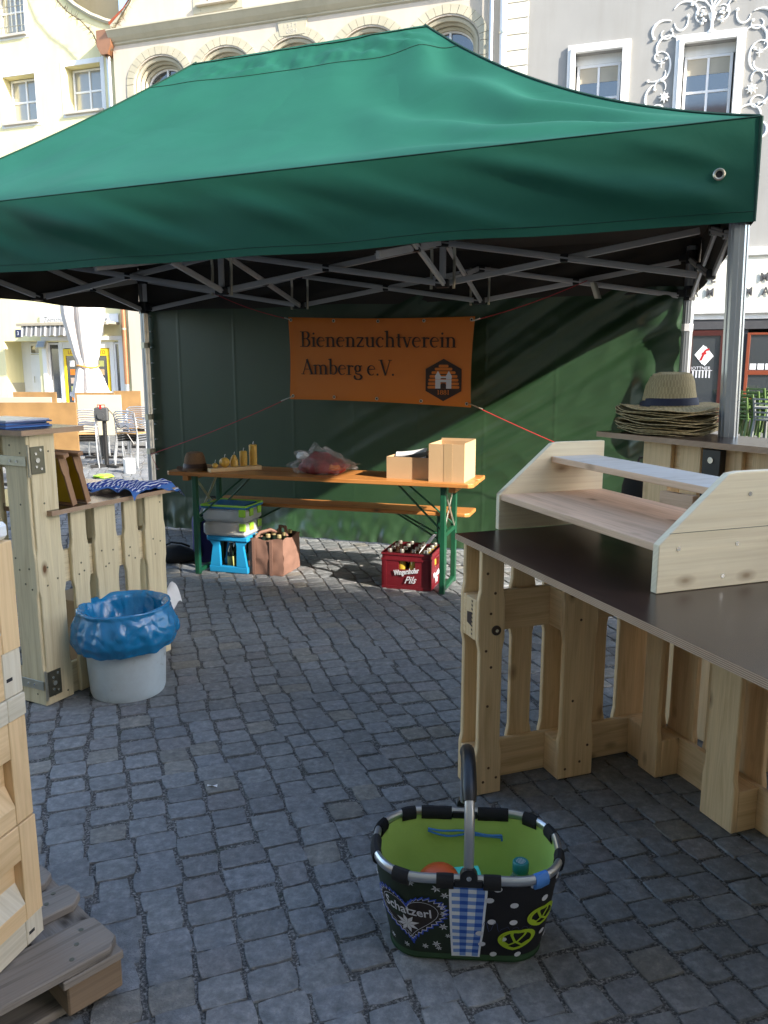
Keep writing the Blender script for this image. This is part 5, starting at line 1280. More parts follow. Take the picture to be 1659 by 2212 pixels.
# bucket with blue liner
bk_=thing('waste_bin','white plastic tub lined with a blue bin bag standing before the low counter','bin',(-1.185,3.50,0))
m=MB(); m.lathe([(0,.004),(.150,.004),(.160,.0),(.167,.02),(.185,.375),(.185,.38),(.178,.38),(.160,.025),(0,.02)],48); m.build('tub',BUCKET,bk_,True)
def liner(u,v):
    a=2*PI*u; f1=noise.noise(Vector((math.cos(a)*3,math.sin(a)*3,v*2))); f2=noise.noise(Vector((math.cos(a)*7,math.sin(a)*7,v*3+5))); 
    fold=abs(math.sin(a*6.5+2*f1))*.6
    if v<.35:   # inside, from bottom up to rim
        t=v/.35; r=.10+.078*t; z=.15+.26*t
        r+=(.014*f1+.008*f2)*(1-.6*t)
    elif v<.5:
        t=(v-.35)/.15; r=.178+.030*math.sin(t*PI/2); z=.402+.014*math.sin(PI*t)+.005*f1
    else:
        t=(v-.5)/.5; r=.203+.026*math.sin(min(1,t*1.5)*PI/2)-.030*max(0,t-.75)*4*(.5)+.010*f1+.012*f2*math.sin(PI*t)+.010*fold*math.sin(PI*t)
        z=.400-t*(.170+.010*f1)+.003*f2; r-=(.010*f1+.012*f2*math.sin(PI*t))*max(0,t-.6)*2
    z+=.008*math.sin(a+.9)*(1 if v>.3 else 0)
    rg_=(1-abs(noise.noise(Vector((math.cos(a)*5,math.sin(a)*5,v*7+11))))*4); r+=.0045*rg_*(1 if v<.35 or v>.55 else .4)
    return (r*math.cos(a),r*math.sin(a),z)
m=MB(); m.grid(liner,110,44); o=m.build('liner',BAGB,bk_,'all')
# white sack behind the counter
wb=thing('paper_sack','white crumpled sack with a blue print hanging at the far foot of the low counter','sack',LM@Vector((.83,.17,-.05)),GZ)
m=lump(.12,61,.55,.55,1.6,.2,14,18); m.build('sack',PAPER,wb,'all'); m=MB(); m.grid(lambda u,v:(.02+.10*u,-.07-.05*v,.36-.10*v*v-.02*math.sin(u*6)),6,6); m.build('flap',PAPER,wb,True); m=MB(); m.b2((.03,-.072,.28),(.08,-.070,.33)); m.build('print',BLUEC,wb)
cbx=thing('carton','brown printed carton standing behind the planks of the low counter','box',LM@Vector((.45,.20,0)),GZ)
m=MB(); m.b2((0,0,0),(.25,.3,.32),ch=.003); m.build('box',CARD,cbx); text('Markt',.05,REDM,cbx,(.05,-.002,.24),(PI/2,0,0)); text('Deutschland',.035,GREENM,cbx,(.03,-.002,.19),(PI/2,0,0))
# ------------------------------------------------------------------ hive boxes on weathered pallet (bottom left)
HO=Vector((-.817,1.706,0)); HD=Vector((-.27,-.963,0)).normalized(); HN=Vector((.963,-.27,0)).normalized(); HZ=math.atan2(HD.y,HD.x)
# local frame: x along HD (towards the viewer), y = left of x -> HN is +y? 
def hive(z0,z1,label,mat,kind,k):
    t=thing('hive_box',label,'hive box',HO+Vector((0,0,z0)),HZ,'stacked wooden hive boxes')
    h=z1-z0-.002; L=.50; D=.46
    yo=0.004*(k%2)
    if kind=='box':
        # outer boards on the visible side with sunk hand hold
        a,b=.115*0+.055,.445; zt=h-.085; zb=.045
        for (x0,x1,q0,q1,nm) in ((0,a,0,h,'corner_board'),(b,L,0,h,'corner_board'),(a,b,zt,h,'top_board'),(a,b,0,zb,'bottom_board')):
            m=MB(); m.b2((x0+.0004,yo-.035,q0),(x1-.0004,yo,q1),ch=.0015); m.build(nm,mat,t)
        m=MB(); m.b2((a,yo-.037,zb),(b,yo-.024,zt)); m.build('recessed_panel',HIVEW,t)
        m=MB(); m.prism([(yo-.0001,0),(yo-.024,.05),(yo-.024,0)],(a+.001,0,zb),(0,1,0),(0,0,1),(1,0,0),b-a-.002); m.build('slanted_sill',HIVEP if k%2 else HIVEW,t)
    else:
        m=MB(); m.b2((.0,yo-.035,0),(.055,yo,h),ch=.0015); m.build('corner_board',HIVEP,t)
        m=MB(); m.b2((.0555,yo-.036,0),(L,yo-.0005,h),ch=.0015); m.build('side_board',mat,t)
        if h>.055:
            m=MB(); m.b2((.03,yo-.002,h*.35),(.048,yo+.0005,h*.35+.008)); m.build('slot',DARKW,t)
    m=MB(); m.b2((.0005,-D,0),(.022,yo-.0355,h),ch=.001); m.b2((L-.022,-D,0),(L-.0005,yo-.0355,h),ch=.001); m.b2((.022,-D,0),(L-.022,-D+.022,h),ch=.001); m.build('end_board',mat,t)
    return t
hs=[(.146,.212,'pale grey wooden floor board at the bottom of the hive stack',HIVEP,'low'),(.212,.455,'lowest deep hive box with sunk handhold in the stack',HIVEW,'box'),(.455,.702,'second deep hive box from the bottom of the stack',HIVEW,'box'),(.702,.756,'thin pale wooden hive ring above the second deep box',HIVEP,'low'),(.756,.861,'shallow hive box in the upper half of the stack',HIVEW,'low'),(.861,1.107,'topmost deep hive box under the white lid',HIVEW,'box')]
for k,(a,b,l,mt,kd) in enumerate(hs): hive(a,b,l,mt,kd,k)
hl=thing('hive_cover','white rounded cover board on top of the hive box stack','cover',HO+Vector((0,0,1.108)),HZ); m=MB(); m.box((.25,-.23,.02),(.50,.46,.038),ch=.014); m.build('lid',WHITEP,hl)
wp=thing('old_pallet','weathered grey wooden pallet carrying the hive boxes','pallet',(-.616,1.67,0),math.atan2(-.20,-.19))
# local x runs along the planks away from their ends (to lower left), y to the right of it
PD=Vector((-.225,-.225,0)).normalized()
wp.rotation_euler=(0,0,math.atan2(PD.y,PD.x)+R(1))
rg=random.Random(4)
for (y0,wd,x0) in ((-.145,.142,0),(-.315,.10,-.012),(-.49,.142,.004),(-.66,.10,.0),(-.85,.142,.0)):
    m=MB(); m.prism([(x0+.006,y0+.012),(x0+.035,y0),(1.2,y0),(1.2,y0+wd),(x0+.03,y0+wd),(x0,y0+wd-.03)],(0,0,.121),(1,0,0),(0,1,0),(0,0,1),.022); o=m.build('plank',OLDW,wp)
    bv=o.modifiers.new('bevel','BEVEL'); bv.width=.003; bv.segments=1; bv.limit_method='ANGLE'
    nm=MB()
    for q in range(3):
        xx=x0+.05+.03*q; yy=y0+wd*(.25+.28*q); nm.prism([(.006*math.cos(k*PI/4),.006*math.sin(k*PI/4)) for k in range(8)],(xx,yy,.1432),(1,0,0),(0,1,0),(0,0,1),.0008)
    nm.build('nail_head',DSTEEL,wp)
m=MB(); m.b2((.0,-.85,.099),(.145,.0,.1205),ch=.002,uax=1) ; m.build('cross_plank',OLDW,wp)
for y0 in (-.146,-.50,-.85):
    m=MB(); m.b2((.003,y0,.022),(.135,y0+.14,.0985),ch=.004,uax=1); m.build('block',ENDW,wp)
    m=MB(); m.b2((.002,y0,.0),(1.2,y0+.10,.0215),ch=.003); m.build('skid',OLDW,wp)
# ------------------------------------------------------------------ right counter with display riser
CW=Vector((.942,.335,0)).normalized(); CZ=math.atan2(CW.y,CW.x); CO=Vector((.250,2.746,0))
rc=thing('pallet_counter','counter of pine pallet frames with a dark brown plywood top carrying the wooden display steps','counter',CO,CZ)
m=MB(); m.b2((0,-1.75,.879),(.86,0.0,.900),mf={'t':0,'b':0,'s':1}); m.build('counter_top',[FILM,PLYE],rc)
euro(rc,(.0,-.054),(1,0),(0,-1),None,.877,PINE,levels=(0,.56),seed=8)
euro(rc,(.815,-.205),(0,-1),(-1,0),None,.877,PINE,levels=(0,.56),seed=9)
euro(rc,(.815,-1.02),(0,-1),(-1,0),None,.877,PINE,levels=(0,.56),seed=10)
m=MB(); m.prism([(.017*math.cos(k*PI/10),.017*math.sin(k*PI/10)) for k in range(20)],(.066,-.1985,.60),(1,0,0),(0,0,1),(0,-1,0),.005); w_=m.build('washer',plain('brown washer',(.05,.03,.022),.5),rc); m=MB(); m.prism([(.006*math.cos(k*PI/5),.006*math.sin(k*PI/5)) for k in range(10)],(.066,-.2035,.60),(1,0,0),(0,0,1),(0,-1,0),.003); m.build('screw_head',SCREW,w_)
m=MB(); y=-.128
m.prism([(-.017,.005),(.017,.012),(.017,.05),(-.017,.055)],(-.0004,-.128,.60),(0,1,0),(0,0,1),(-1,0,0),.0006)
for k in range(9): m.prism([(-.002,-.045+k*.0145),(.006,-.043+k*.0145),(.006,-.037+k*.0145),(-.002,-.039+k*.0145)],(-.0006,-.150,.62),(0,1,0),(0,0,1),(-1,0,0),.0006)
m.build('brand_stamp',INK,rc)
nails(rc,(0,-.1981),(1,0),(0,-1),[(.03,.80),(.06,.73),(.045,.66),(.03,.53),(.05,.47),(.04,.33),(.05,.10),(.03,.05),(.08,.06),(.36,.75),(.40,.60),(.38,.30),(.45,.12),(.36,.04),(.42,.06)],.005,plain('wood knot dark',(.12,.06,.03),.8))
ds=thing('display_steps','stepped pine display stand with two shelves and slanted side panels on the right counter','display stand',CO+Vector((0,0,.9005)),CZ)
def sidep(y,name,mat):
    m=MB(); pts=[(0,0),(.43,0),(.43,.307),(.24,.307),(.208,.303),(.008,.135),(0,.128)]
    m.prism(pts,(.170,y,0),(1,0,0),(0,0,1),(0,1,0),.024); o=m.build(name,mat,ds); bv=o.modifiers.new('bevel','BEVEL'); bv.width=.0025; bv.segments=2; bv.limit_method='ANGLE'
    return o
sidep(-.868,'side_panel',RISER); sidep(.0,'side_panel',RISER)
m=MB(); m.b2((.176,-.8435,.107),(.60,-.0005,.128),ch=.002); m.build('lower_shelf',SHELF,ds)
m=MB(); m.b2((.375,-.8435,.236),(.56,-.0005,.257),ch=.002,mf={'t':1,'s':0}); m.build('upper_shelf',[SHELF,CHALK],ds)
m=MB(); 
for x,z in ((.06,.115),(.25,.115),(.36,.115),(.28,.247),(.21,.03)): 
    m.prism([(.006*math.cos(k*PI/4),.006*math.sin(k*PI/4)) for k in range(8)],(.17+x,-.8685,z),(1,0,0),(0,0,1),(0,-1,0),.0012)
m.build('screw_head',SCREW,ds)
m=MB(); m.b2((.20,-.8686,.1555),(.60,-.8679,.157)); m.build('glue_line',DSTEEL,ds)
# ------------------------------------------------------------------ tall bar with straw hats
BD=Vector((.498,-.867,0)).normalized(); BZ=math.atan2(BD.y,BD.x); BO=Vector((.917,3.45,0))
br=thing('bar_counter','tall pallet bar with plywood top carrying the stack of straw hats','bar',BO,BZ)
m=MB(); m.b2((0,0,1.179),(1.9,.33,1.201),mf={'t':0,'b':0,'s':1}); m.build('bar_top',[FILM,PLYE],br)
euro(br,(.20,.07),(1,0),(0,1),None,1.177,PINE,levels=(0,.525),top_rail=True,seed=12)
euro(br,(1.05,.07),(1,0),(0,1),None,1.177,PINE,levels=(0,.525),top_rail=True,seed=13)
m=MB(); m.b2((.52,.035,.70),(.60,.068,1.17),ch=.002); k_=m.build('black_bracket',BLACK,br)
m=MB()
for z in (1.13,1.0,.85): m.prism([(.012*math.cos(k*PI/6),.012*math.sin(k*PI/6)) for k in range(12)],(.56,.0345,z),(1,0,0),(0,0,1),(0,-1,0),.004)
m.build('bolt',SCREW,k_)
m=MB(); m.b2((.36,.0,.93),(.52,.03,.99),ch=.002); m.build('cleat',SHELF,br)
HC=Vector((1.195,3.375,0)); rh=random.Random(5)
hz=1.2025; zz=[]
for k in range(13):
    step=.0055 if k<4 else .0098; zz.append(hz); hz+=step
protoH=None
for k in range(13):
    top=12-k
    lab='topmost straw hat with dark navy band, crown showing, on the hat stack' if top==0 else f'plain straw hat, {ORD[top]} from the top of the hat stack'
    loc=HC+Vector((rh.uniform(-.006,.006),rh.uniform(-.006,.006),zz[k])); rz=rh.uniform(-.5,.5)
    if protoH is None: protoH=hat(loc,rz,lab,STRAW,NAVY,.185,.088,.150,1.14,'stacked straw hats')
    else: copy_tree(protoH,loc=loc,label=lab,rot=(rh.uniform(-.016,.016),rh.uniform(-.02,.02),rz))
# ------------------------------------------------------------------ shopping basket
BKC=Vector((.212,1.865,0)); BKR=R(-4)
bs=thing('shopping_basket','collapsible shopping basket with aluminium rim, lime lining and printed heart and pretzel side','basket',BKC,BKR)
def rr(a,hx,hy,rad):
    # rounded rectangle param by angle-like u in [0,1)
    per=[]; return None
def rrect(hx,hy,r,n=12):
    P=[]
    for cx,cy,a0 in ((hx-r,hy-r,0),(-(hx-r),hy-r,90),(-(hx-r),-(hy-r),180),(hx-r,-(hy-r),270)):
        for k in range(n+1):
            a=R(a0+90*k/n); P.append((cx+r*math.cos(a),cy+r*math.sin(a)))
    # resample evenly, starting at middle of the front (-y)
    P.append(P[0]); L=[0]
    for a,b in zip(P,P[1:]): L.append(L[-1]+math.hypot(b[0]-a[0],b[1]-a[1]))
    def at(u):
        d=(u%1)*L[-1]
        for i in range(len(P)-1):
            if d<=L[i+1]: 
                f=(d-L[i])/((L[i+1]-L[i]) or 1); return (P[i][0]+(P[i+1][0]-P[i][0])*f,P[i][1]+(P[i+1][1]-P[i][1])*f)
        return P[0]
    return at,L[-1]
rimf,RP=rrect(.232,.148,.125); botf,BP=rrect(.192,.084,.082)
u0b=min(range(400),key=lambda k:abs(botf(k/400)[0])+(0 if botf(k/400)[1]<0 else 9))/400
u0=min(range(400),key=lambda k:abs(rimf(k/400)[0])+(0 if rimf(k/400)[1]<0 else 9))/400
RZ_=.272
def bask(u,v,inset=0):
    a=rimf(u0+u);b=botf(u0b+u); k=v; x=b[0]+(a[0]-b[0])*k; y=b[1]+(a[1]-b[1])*k
    bul=.006*math.sin(PI*v)+.004*noise.noise(Vector((x*12,y*12,v*3)))
    l=math.hypot(x,y); x*=(1+(bul-inset)/l); y*=(1+(bul-inset)/l)
    z=.006+v*(RZ_-.012)+.008*math.cos(4*PI*u)*v*0; return (x,y,z)
DG=plain('dark green printed cloth',(.010,.022,.010),.8,0,.3,30,.05); BK=plain('black printed cloth',(.006,.006,.009),.8,0,.2,20,.05)
GN=plain('green base fabric',(.03,.075,.03),.8,0,.1)
def part(u_0,u_1,v0,v1,mat,name,off=0,nu=40,nv=14):
    m=MB(); m.grid(lambda u,v:bask(u_0+(u_1-u_0)*u,v0+(v1-v0)*v,-off),nu,nv); return m.build(name,mat,bs,'all')
# u grows counter-clockwise seen from above: from front middle towards +x
part(.0,.5,.0,.985,BK,'black_side'); part(.5,1.0,.0,.985,DG,'green_side')
part(0,1,.0,.07,GN,'base_band',.0015,110,3)
part(-.035,.035,.04,.97,plain('x',(.7,.7,.7)) if False else MATS.get('ging') or stripes('ribbon white',(.72,.75,.80),(.72,.75,.80)),'ribbon',.002,10,14)
gB=plain('mid blue gingham',(.18,.30,.62),.8,0,.03); gD=plain('deep blue gingham',(.02,.09,.42),.8,0,.03)
m=MB();m2=MB()
NR=20
for j in range(NR):
    for i in range(4):
        if (i%2==0)^(j%2==0):
            a,b=-.030+i*.015,-.030+(i+1)*.015; m.grid(lambda u,v,a=a,b=b,j=j:bask(a+(b-a)*u,.05+.92*(j+v)/NR,-.0028),2,1)
        elif i%2==1 :
            a,b=-.030+i*.015,-.030+(i+1)*.015; m2.grid(lambda u,v,a=a,b=b,j=j:bask(a+(b-a)*u,.05+.92*(j+v)/NR,-.0028),2,1)
m.build('gingham_light',gB,bs); m2.build('gingham_dark',gD,bs)
m=MB(); m.grid(lambda u,v:bask(u,.02+.965*v,.006),110,14,flip=True); m.poly([(*botf(u0+k/60),.012) for k in range(60)]); m.build('lining',LIMEC,bs,'all')
m=MB(); m.poly([(botf(u0+k/60)[0]*1.02,botf(u0+k/60)[1]*1.02,.003) for k in range(60)][::-1]); m.build('base',GN,bs)
# prints: 2D shapes on the front: coords (s metres from front middle to the right, z)
def onb(s,z,off=.003): return bask(s/((RP+BP)/2),(z-.006)/(RZ_-.012),-off)
def prn(shapes,mat,name,off=.003):
    m=MB()
    for sh in shapes:
        n=len(sh); cx=sum(p[0] for p in sh)/n; cz=sum(p[1] for p in sh)/n; b=len(m.v)
        m.v+= [tuple(onb(p[0],p[1],off)) for p in sh]+[tuple(onb(cx,cz,off))]
        for k in range(n): m.face((b+k,b+(k+1)%n,b+n))
    return m.build(name,mat,bs)
def ribb(pts,w,mat,name,off=.0035):
    g=Gly(); g.rib(pts,w); q=g.q[0]; n=len(pts); m=MB()
    for i in range(n-1):
        a=[q[i],q[i+1],q[2*n-2-i],q[2*n-1-i]]; m.poly([onb(p[0],p[1],off) for p in a])
    return m
dots=[(.045,.215),(.10,.20),(.14,.255),(.055,.145),(.09,.085),(.04,.065),(.075,.03),(.145,.03),(.215,.245),(.225,.15),(.20,.09),(.175,.205),(.235,.06),(.03,.105),(.255,.205),(.26,.12),(.105,.145),(.06,.25)]
prn([[(x+.0095*math.cos(a*PI/6),z+.0085*math.sin(a*PI/6)) for a in range(12)] for x,z in dots],INKW,'white_dot')
hc=[(-.148,.145)]
def heart(cx,cz,s,n=40): return [(cx+s*.062*16*math.sin(t)**3/16*1.0,cz+s*.058*(13*math.cos(t)-5*math.cos(2*t)-2*math.cos(3*t)-math.cos(4*t))/16) for t in [2*PI*k/n for k in range(n)]]
H1=heart(-.135,.150,1.28,48)
prn([[p for p in H1]],plain('brown heart',(.022,.015,.013),.8,0,.05),'heart_print',.0034)
zz_=[];zw=[]
for k in range(0,97):
    t=2*PI*k/96; 
    for lst,r0,r1 in ((zz_,1.36,1.54),(zw,1.30,1.47)):
        s_=r1 if k%2 else r0; lst.append(heart(-.135,.150,s_,96)[k%96])
mm_=ribb(zw,.0042,None,'f',.0036); mm_.build('white_frill',INKW,bs); mm_=ribb(zz_,.0045,None,'f',.0042); mm_.build('blue_frill',plain('blue frill print',(.03,.08,.5),.8,0,.05),bs)
mm_=ribb(heart(-.135,.150,1.15,48)+[heart(-.135,.150,1.15,48)[0]],.0012,None,'f',.0042); mm_.build('heart_stitch',INKW,bs)
def curvetext(s,size,x0,z0,mat,off=.0046,slope=-.1,sx=.8,bold=.0):
    cu=bpy.data.curves.new('t','FONT'); cu.body=s; cu.size=size; cu.offset=bold; cu.resolution_u=2; cu.shear=.05
    t=bpy.data.objects.new('t',cu); COL.objects.link(t); bpy.context.view_layer.update()
    me=bpy.data.meshes.new_from_object(t.evaluated_get(bpy.context.evaluated_depsgraph_get())); bpy.data.objects.remove(t)
    for v in me.vertices:
        x=x0+v.co.x*sx; z=z0+v.co.y+slope*v.co.x*sx; v.co=onb(x,z,off)
    me.materials.clear(); me.materials.append(mat); o=bpy.data.objects.new('lettering',me); COL.objects.link(o); o.parent=bs
curvetext('Schatzerl',.040,-.196,.160,INKW,sx=.80,bold=.0007)
def edel(cx,cz,r,n=8): 
    out_=[]
    for k in range(n):
        a=2*PI*k/n+.2; w=.30*r; out_.append([(cx,cz),(cx+.5*r*math.cos(a+.35),cz+.5*r*math.sin(a+.35)),(cx+r*math.cos(a),cz+r*math.sin(a)),(cx+.5*r*math.cos(a-.35),cz+.5*r*math.sin(a-.35))])
    return out_
prn(edel(-.140,.122,.030),INKW,'edelweiss_print',.0048)
sp=[]
for x,z,r in ((-.065,.245,.012),(-.12,.255,.010),(-.055,.190,.012),(-.052,.165,.010),(-.075,.06,.012),(-.07,.045,.009),(-.105,.05,.010),(-.055,.12,.012),(-.16,.045,.010),(-.045,.09,.008),(-.048,.225,.010),(-.21,.05,.01),(-.235,.22,.012),(-.24,.12,.011)):
    for q in edel(x,z,r,6): sp.append(q)
prn(sp,INKW,'small_flower_print',.0034)
def pretz(cx,cz,s,rot=0):
    P=[]
    for k in range(61):
        t=-.30*PI+ (1.6*PI+2*PI*0)*k/60
        P.append((cx+s*math.sin(t*1.25)*(1+.1),cz+s*.8*math.cos(t*1.25)*1-.0))
    return P
LIMP=plain('lime print',(.38,.52,.02),.7,0,.04)
m=MB()
for (cx,cz,s) in ((.125,.082,.040),(.178,.150,.034)):
    for dd in (0,.005):
        s2=s-dd
        for pts in ([(cx+s2*(1.15*math.sin(t)*(1-.12*math.cos(t))),cz+s2*(.82*math.cos(t)+.28*abs(math.sin(t)))) for t in [2*PI*k/40 for k in range(41)]],
                    [(cx-s2*1.0,cz-.1*s2),(cx-.5*s2,cz-.45*s2),(cx+.1*s2,cz-.1*s2),(cx+.45*s2,cz+.5*s2),(cx+.5*s2,cz+.85*s2)],[(cx+s2*1.0,cz-.1*s2),(cx+.5*s2,cz-.45*s2),(cx-.1*s2,cz-.1*s2),(cx-.45*s2,cz+.5*s2),(cx-.5*s2,cz+.85*s2)]):
            q=ribb(pts,.0056,None,'x',.0042+dd*.1); b=len(m.v); m.v+=q.v
            for f in q.f: m.face([a+b for a in f])
m.build('pretzel_print',LIMP,bs)
mm_=ribb([(.035+.004*k,.13+.018*math.sin(k*1.1)) for k in range(12)]+[(.085+.008*k,.125+.008*math.sin(k*2.2)) for k in range(12)],.0009,None,'f',.0036); mm_.build('scribble_print',plain('blue stitch',(.06,.07,.2),.7),bs)
# rim
m=MB(); m.tube([(rimf(k/96)[0]*1.0,rimf(k/96)[1]*1.0,RZ_) for k in range(96)],.0095,10,closed=True)
for i in range(len(m.v)): 
    x,y,z=m.v[i]; m.v[i]=(x,y,RZ_+(z-RZ_)*1.35)
m.build('rim',ALU,bs,True)
def clip(u,w,mat=BLACKF,name='loop'):
    a=rimf(u0+u-w/2);b=rimf(u0+u+w/2);mp_=rimf(u0+u); m=MB()
    m.tube([(a[0],a[1],RZ_-.001),(mp_[0],mp_[1],RZ_-.001),(b[0],b[1],RZ_-.001)],[.0135,.0140,.0135],10); 
    for i in range(len(m.v)):
        x,y,z=m.v[i]; m.v[i]=(x,y,RZ_-.004+(z-RZ_)*1.45)
    m.build(name,mat,bs,True)
for u in (-.215,-.125,.215,.30,.36,.62,.70,.76,-.30,.425,.575): clip(u,.032)
for u in (-.043,.043,.457,.543): clip(u,.032)
clip(.135,.028,plain('blue loop',(.06,.22,.6),.6),'blue_loop')
for u in (0,.5):
    p=rimf(u0+u); y=p[1]; s=-1 if y<0 else 1
    m=MB(); m.box((0,y,RZ_-.005),(.075,.022,.026),ch=.005); m.build('hinge_block',BLACK,bs)
    m=MB(); m.prism([(.021*math.cos(k*PI/10),.021*math.sin(k*PI/10)) for k in range(20)],(0,y+s*.003,RZ_+.018),(1,0,0),(0,0,1),(0,s,0),.018); hb=m.build('hinge_disc',BLACK,bs)
    m=MB(); m.prism([(.006*math.cos(k*PI/6),.006*math.sin(k*PI/6)) for k in range(12)],(0,y+s*.021,RZ_+.018),(1,0,0),(0,0,1),(0,s,0),.003); m.build('rivet',SCREW,hb)
yh_=.150
hp=[]
for k in range(33):
    t=PI*k/32; y=-yh_*math.cos(t); z=RZ_+.03+.205*math.sin(t)**.62; hp.append((0,y,z))
m=MB(); m.tube(hp[:9],.0128,10); m.build('handle_bar',ALU,bs,True)
m=MB(); m.tube(hp[24:],.0128,10); m.build('handle_bar',ALU,bs,True)
m=MB(); m.tube(hp[7:26],[.016,.0175]+[.0185]*15+[.0175,.016],14); m.build('handle_grip',BLACK,bs,True)
# zip pocket
m=MB()
zp=[(-.10+.20*k/16,0) for k in range(17)]
def inb(x,z):
    # point on the inner back wall
    return (x,.148-.019-(RZ_-z)*.11-.0,z)
m.tube([inb(x,.232-.012*k/16-.003*math.sin(k*.6)) for k,(x,_) in enumerate(zp)],.0028,6); m.tube([inb(x,.226-.012*k/16-.010*math.sin(PI*min(1,k/8))) for k,(x,_) in enumerate(zp)],.0028,6)
m.tube([inb(.10,.220),inb(.101,.205)],.003,6); m.build('zip',plain('blue zip',(.05,.22,.55),.5),bs)
BSM=Matrix.Translation(BKC)@Matrix.Rotation(BKR,4,'Z')
wbt=thing('water_bottle','clear water bottle with turquoise cap standing in the right end of the basket','bottle',BSM@Vector((.135,-.040,.014)),0)
m=MB(); m.lathe([(0,0),(.035,.002),(.037,.02),(.037,.15),(.030,.185),(.016,.215),(.015,.225),(0,.225)],24); m.build('body',clear('clear blue green plastic',(.55,.75,.72),.85,.08),wbt,True)
m=MB(); m.lathe([(.0185,.213),(.0205,.216),(.0205,.238),(.018,.241),(0,.2395)],24); m.build('cap',plain('turquoise cap',(.02,.20,.20),.35),wbt,'x')
m=MB()
for i in range(7):
    for j in range(7):
        if abs(i-3)+abs(j-3)<5: m.box(((i-3)*.0035,(j-3)*.0035,.2412),(.0017,.0017,.0006))
m.build('cap_dots',INKW,wbt)
og=thing('orange_lid','orange red rounded plastic lid lying in the basket left of the handle','lid',BSM@Vector((-.070,-.055,.185)),0,rot=(R(25),R(-10),.2)); m=MB(); m.lathe([(0,.05),(.03,.046),(.048,.03),(.054,0),(.05,-.08),(0,-.09)],24,sx=1.1); m.build('shell',plain('orange red plastic',(.62,.10,.02),.4),og,True)
tq=thing('turquoise_box','turquoise plastic box lying in the basket beside the orange lid','box',BSM@Vector((.0,-.050,.110)),.1); m=MB(); m.box((0,0,.05),(.07,.06,.10),ch=.008); m.build('body',plain('turquoise plastic',(.08,.60,.48),.4),tq); m=MB(); m.box((0,0,.105),(.074,.064,.010),ch=.004); m.build('lid',MATS['turquoise plastic'],tq)
# ------------------------------------------------------------------ bistro furniture behind on the left
def tablet(x0,x1,z0,z1,y,mat,label,ang=0,cut=False):
    w=x1-x0; t=thing('bistro_table',label,'table',(x0,y,0),ang,'folded bistro tables with tipped tops')
    h=z1-z0; m=MB(); pts=[(0,0),(w-.08 if cut else w,0),(w,.10 if cut else 0),(w,h),(0,h)]
    m.prism(pts,(0,0,z0),(1,0,0),(0,0,1),(0,1,0),.028); o=m.build('table_top',mat,t); bv=o.modifiers.new('bevel','BEVEL'); bv.width=.004; bv.limit_method='ANGLE'
    m=MB(); m.tube([(w/2,.07,0.02),(w/2,.07,z0+h*.55)],.035,10); m.build('post',BLACK,t,True)
    m=MB(); m.beam((w/2-.3,.07,.02),(w/2+.3,.07,.02),.05,.035); m.beam((w/2,-.2,.021),(w/2,.36,.021),.05,.035); m.build('foot_cross',BLACK,t)
    return t
tablet(-5.30,-3.77,.40,1.035,9.8,LINOCH,'large brown patinated table top tipped upright at the left edge behind the tall bar',R(2))
tablet(-5.75,-5.08,.35,1.075,12.5,LINOCH,'small brown tipped table top above the big brown one at the left'); tablet(-5.50,-4.75,.35,1.035,11.5,TPINK,'pale pink tipped table top between the brown ones')
tablet(-5.10,-4.45,.35,1.04,13.3,LINOCH,'brown tipped table top half hidden behind the cream one'); tablet(-4.88,-4.18,.38,1.02,12.8,TCREAM,'cream tipped table top with a cut corner behind the cable box',0,True)
tablet(-4.86,-4.38,.4,1.03,14.5,LINOCH,'brown tipped table top nearest to the left tent leg')
def chairp(seat=SEATW):
    t=thing('bistro_chair','x','chair'); r_=.0125
    m=MB(); m.box((0,0,.455),(.42,.40,.016),ch=.006); m.build('seat',seat,t)
    for sx in (-1,1):
        m=MB(); m.tube([(sx*.225,-.21,0),(sx*.215,-.19,.45),(sx*.215,-.17,.60),(sx*.21,-.10,.655),(sx*.21,.10,.665),(sx*.205,.21,.70)],r_,8); m.build('arm_leg',ALU,t,True)
        m=MB(); m.tube([(sx*.225,.27,0),(sx*.205,.19,.45),(sx*.195,.235,.80),(sx*.15,.245,.83),(0,.25,.84)],r_,8); m.build('back_leg',ALU,t,True)
        m=MB(); m.tube([(sx*.21,-.19,.435),(sx*.205,.19,.435)],.010,6); m.build('seat_rail',ALU,t)
    for k in range(2):
        m=MB(); m.tube([(-.19,.235,.60+.1*k),(0,.262,.62+.1*k),(.19,.235,.60+.1*k)],.009,6); m.build('back_rung',ALU,t,True)
    return t
ch0=chairp(); ch1=chairp(plain('black seat',(.02,.02,.02),.5)); used_=[0,0]
stacks=[(-4.42,11.8,.25,4,'left stack beside the cable box'),(-4.60,13.2,-.3,3,'middle stack behind the cream table top'),(-4.15,13.4,.1,3,'stack behind near the tent leg'),(-3.72,11.9,PI-.3,4,'right stack cut by the tent leg')]
for x,y,rz,n,nm in stacks:
    for k in range(n):
        lb=f'aluminium chair with orange wood seat, {["lowest","second","third","topmost"][k] if k<n-1 or n==4 else "topmost"} of the {nm}'
        loc=(x,y-.012*k,k*.036); i=1 if k<n-1 else 0; pr_=(ch0,ch1)[i]
        if i: lb=lb.replace('orange wood seat','black seat')
        if not used_[i]:
            pr_.location=loc; pr_.rotation_euler=(0,0,rz); pr_['label']=lb; pr_['group']='stacked bistro chairs'; used_[i]=1; c_=pr_; c_.scale=(.86,.86,.86)
        else: copy_tree(pr_,loc=loc,rz=rz,label=lb)
crl=thing('cable_box','grey power cable box with red handle clip on a black post','power box',(-4.10,11.75,0)); m=MB(); m.tube([(0,0,0.02),(0,0,.75)],.032,12); m.build('post',BLACK,crl,True)
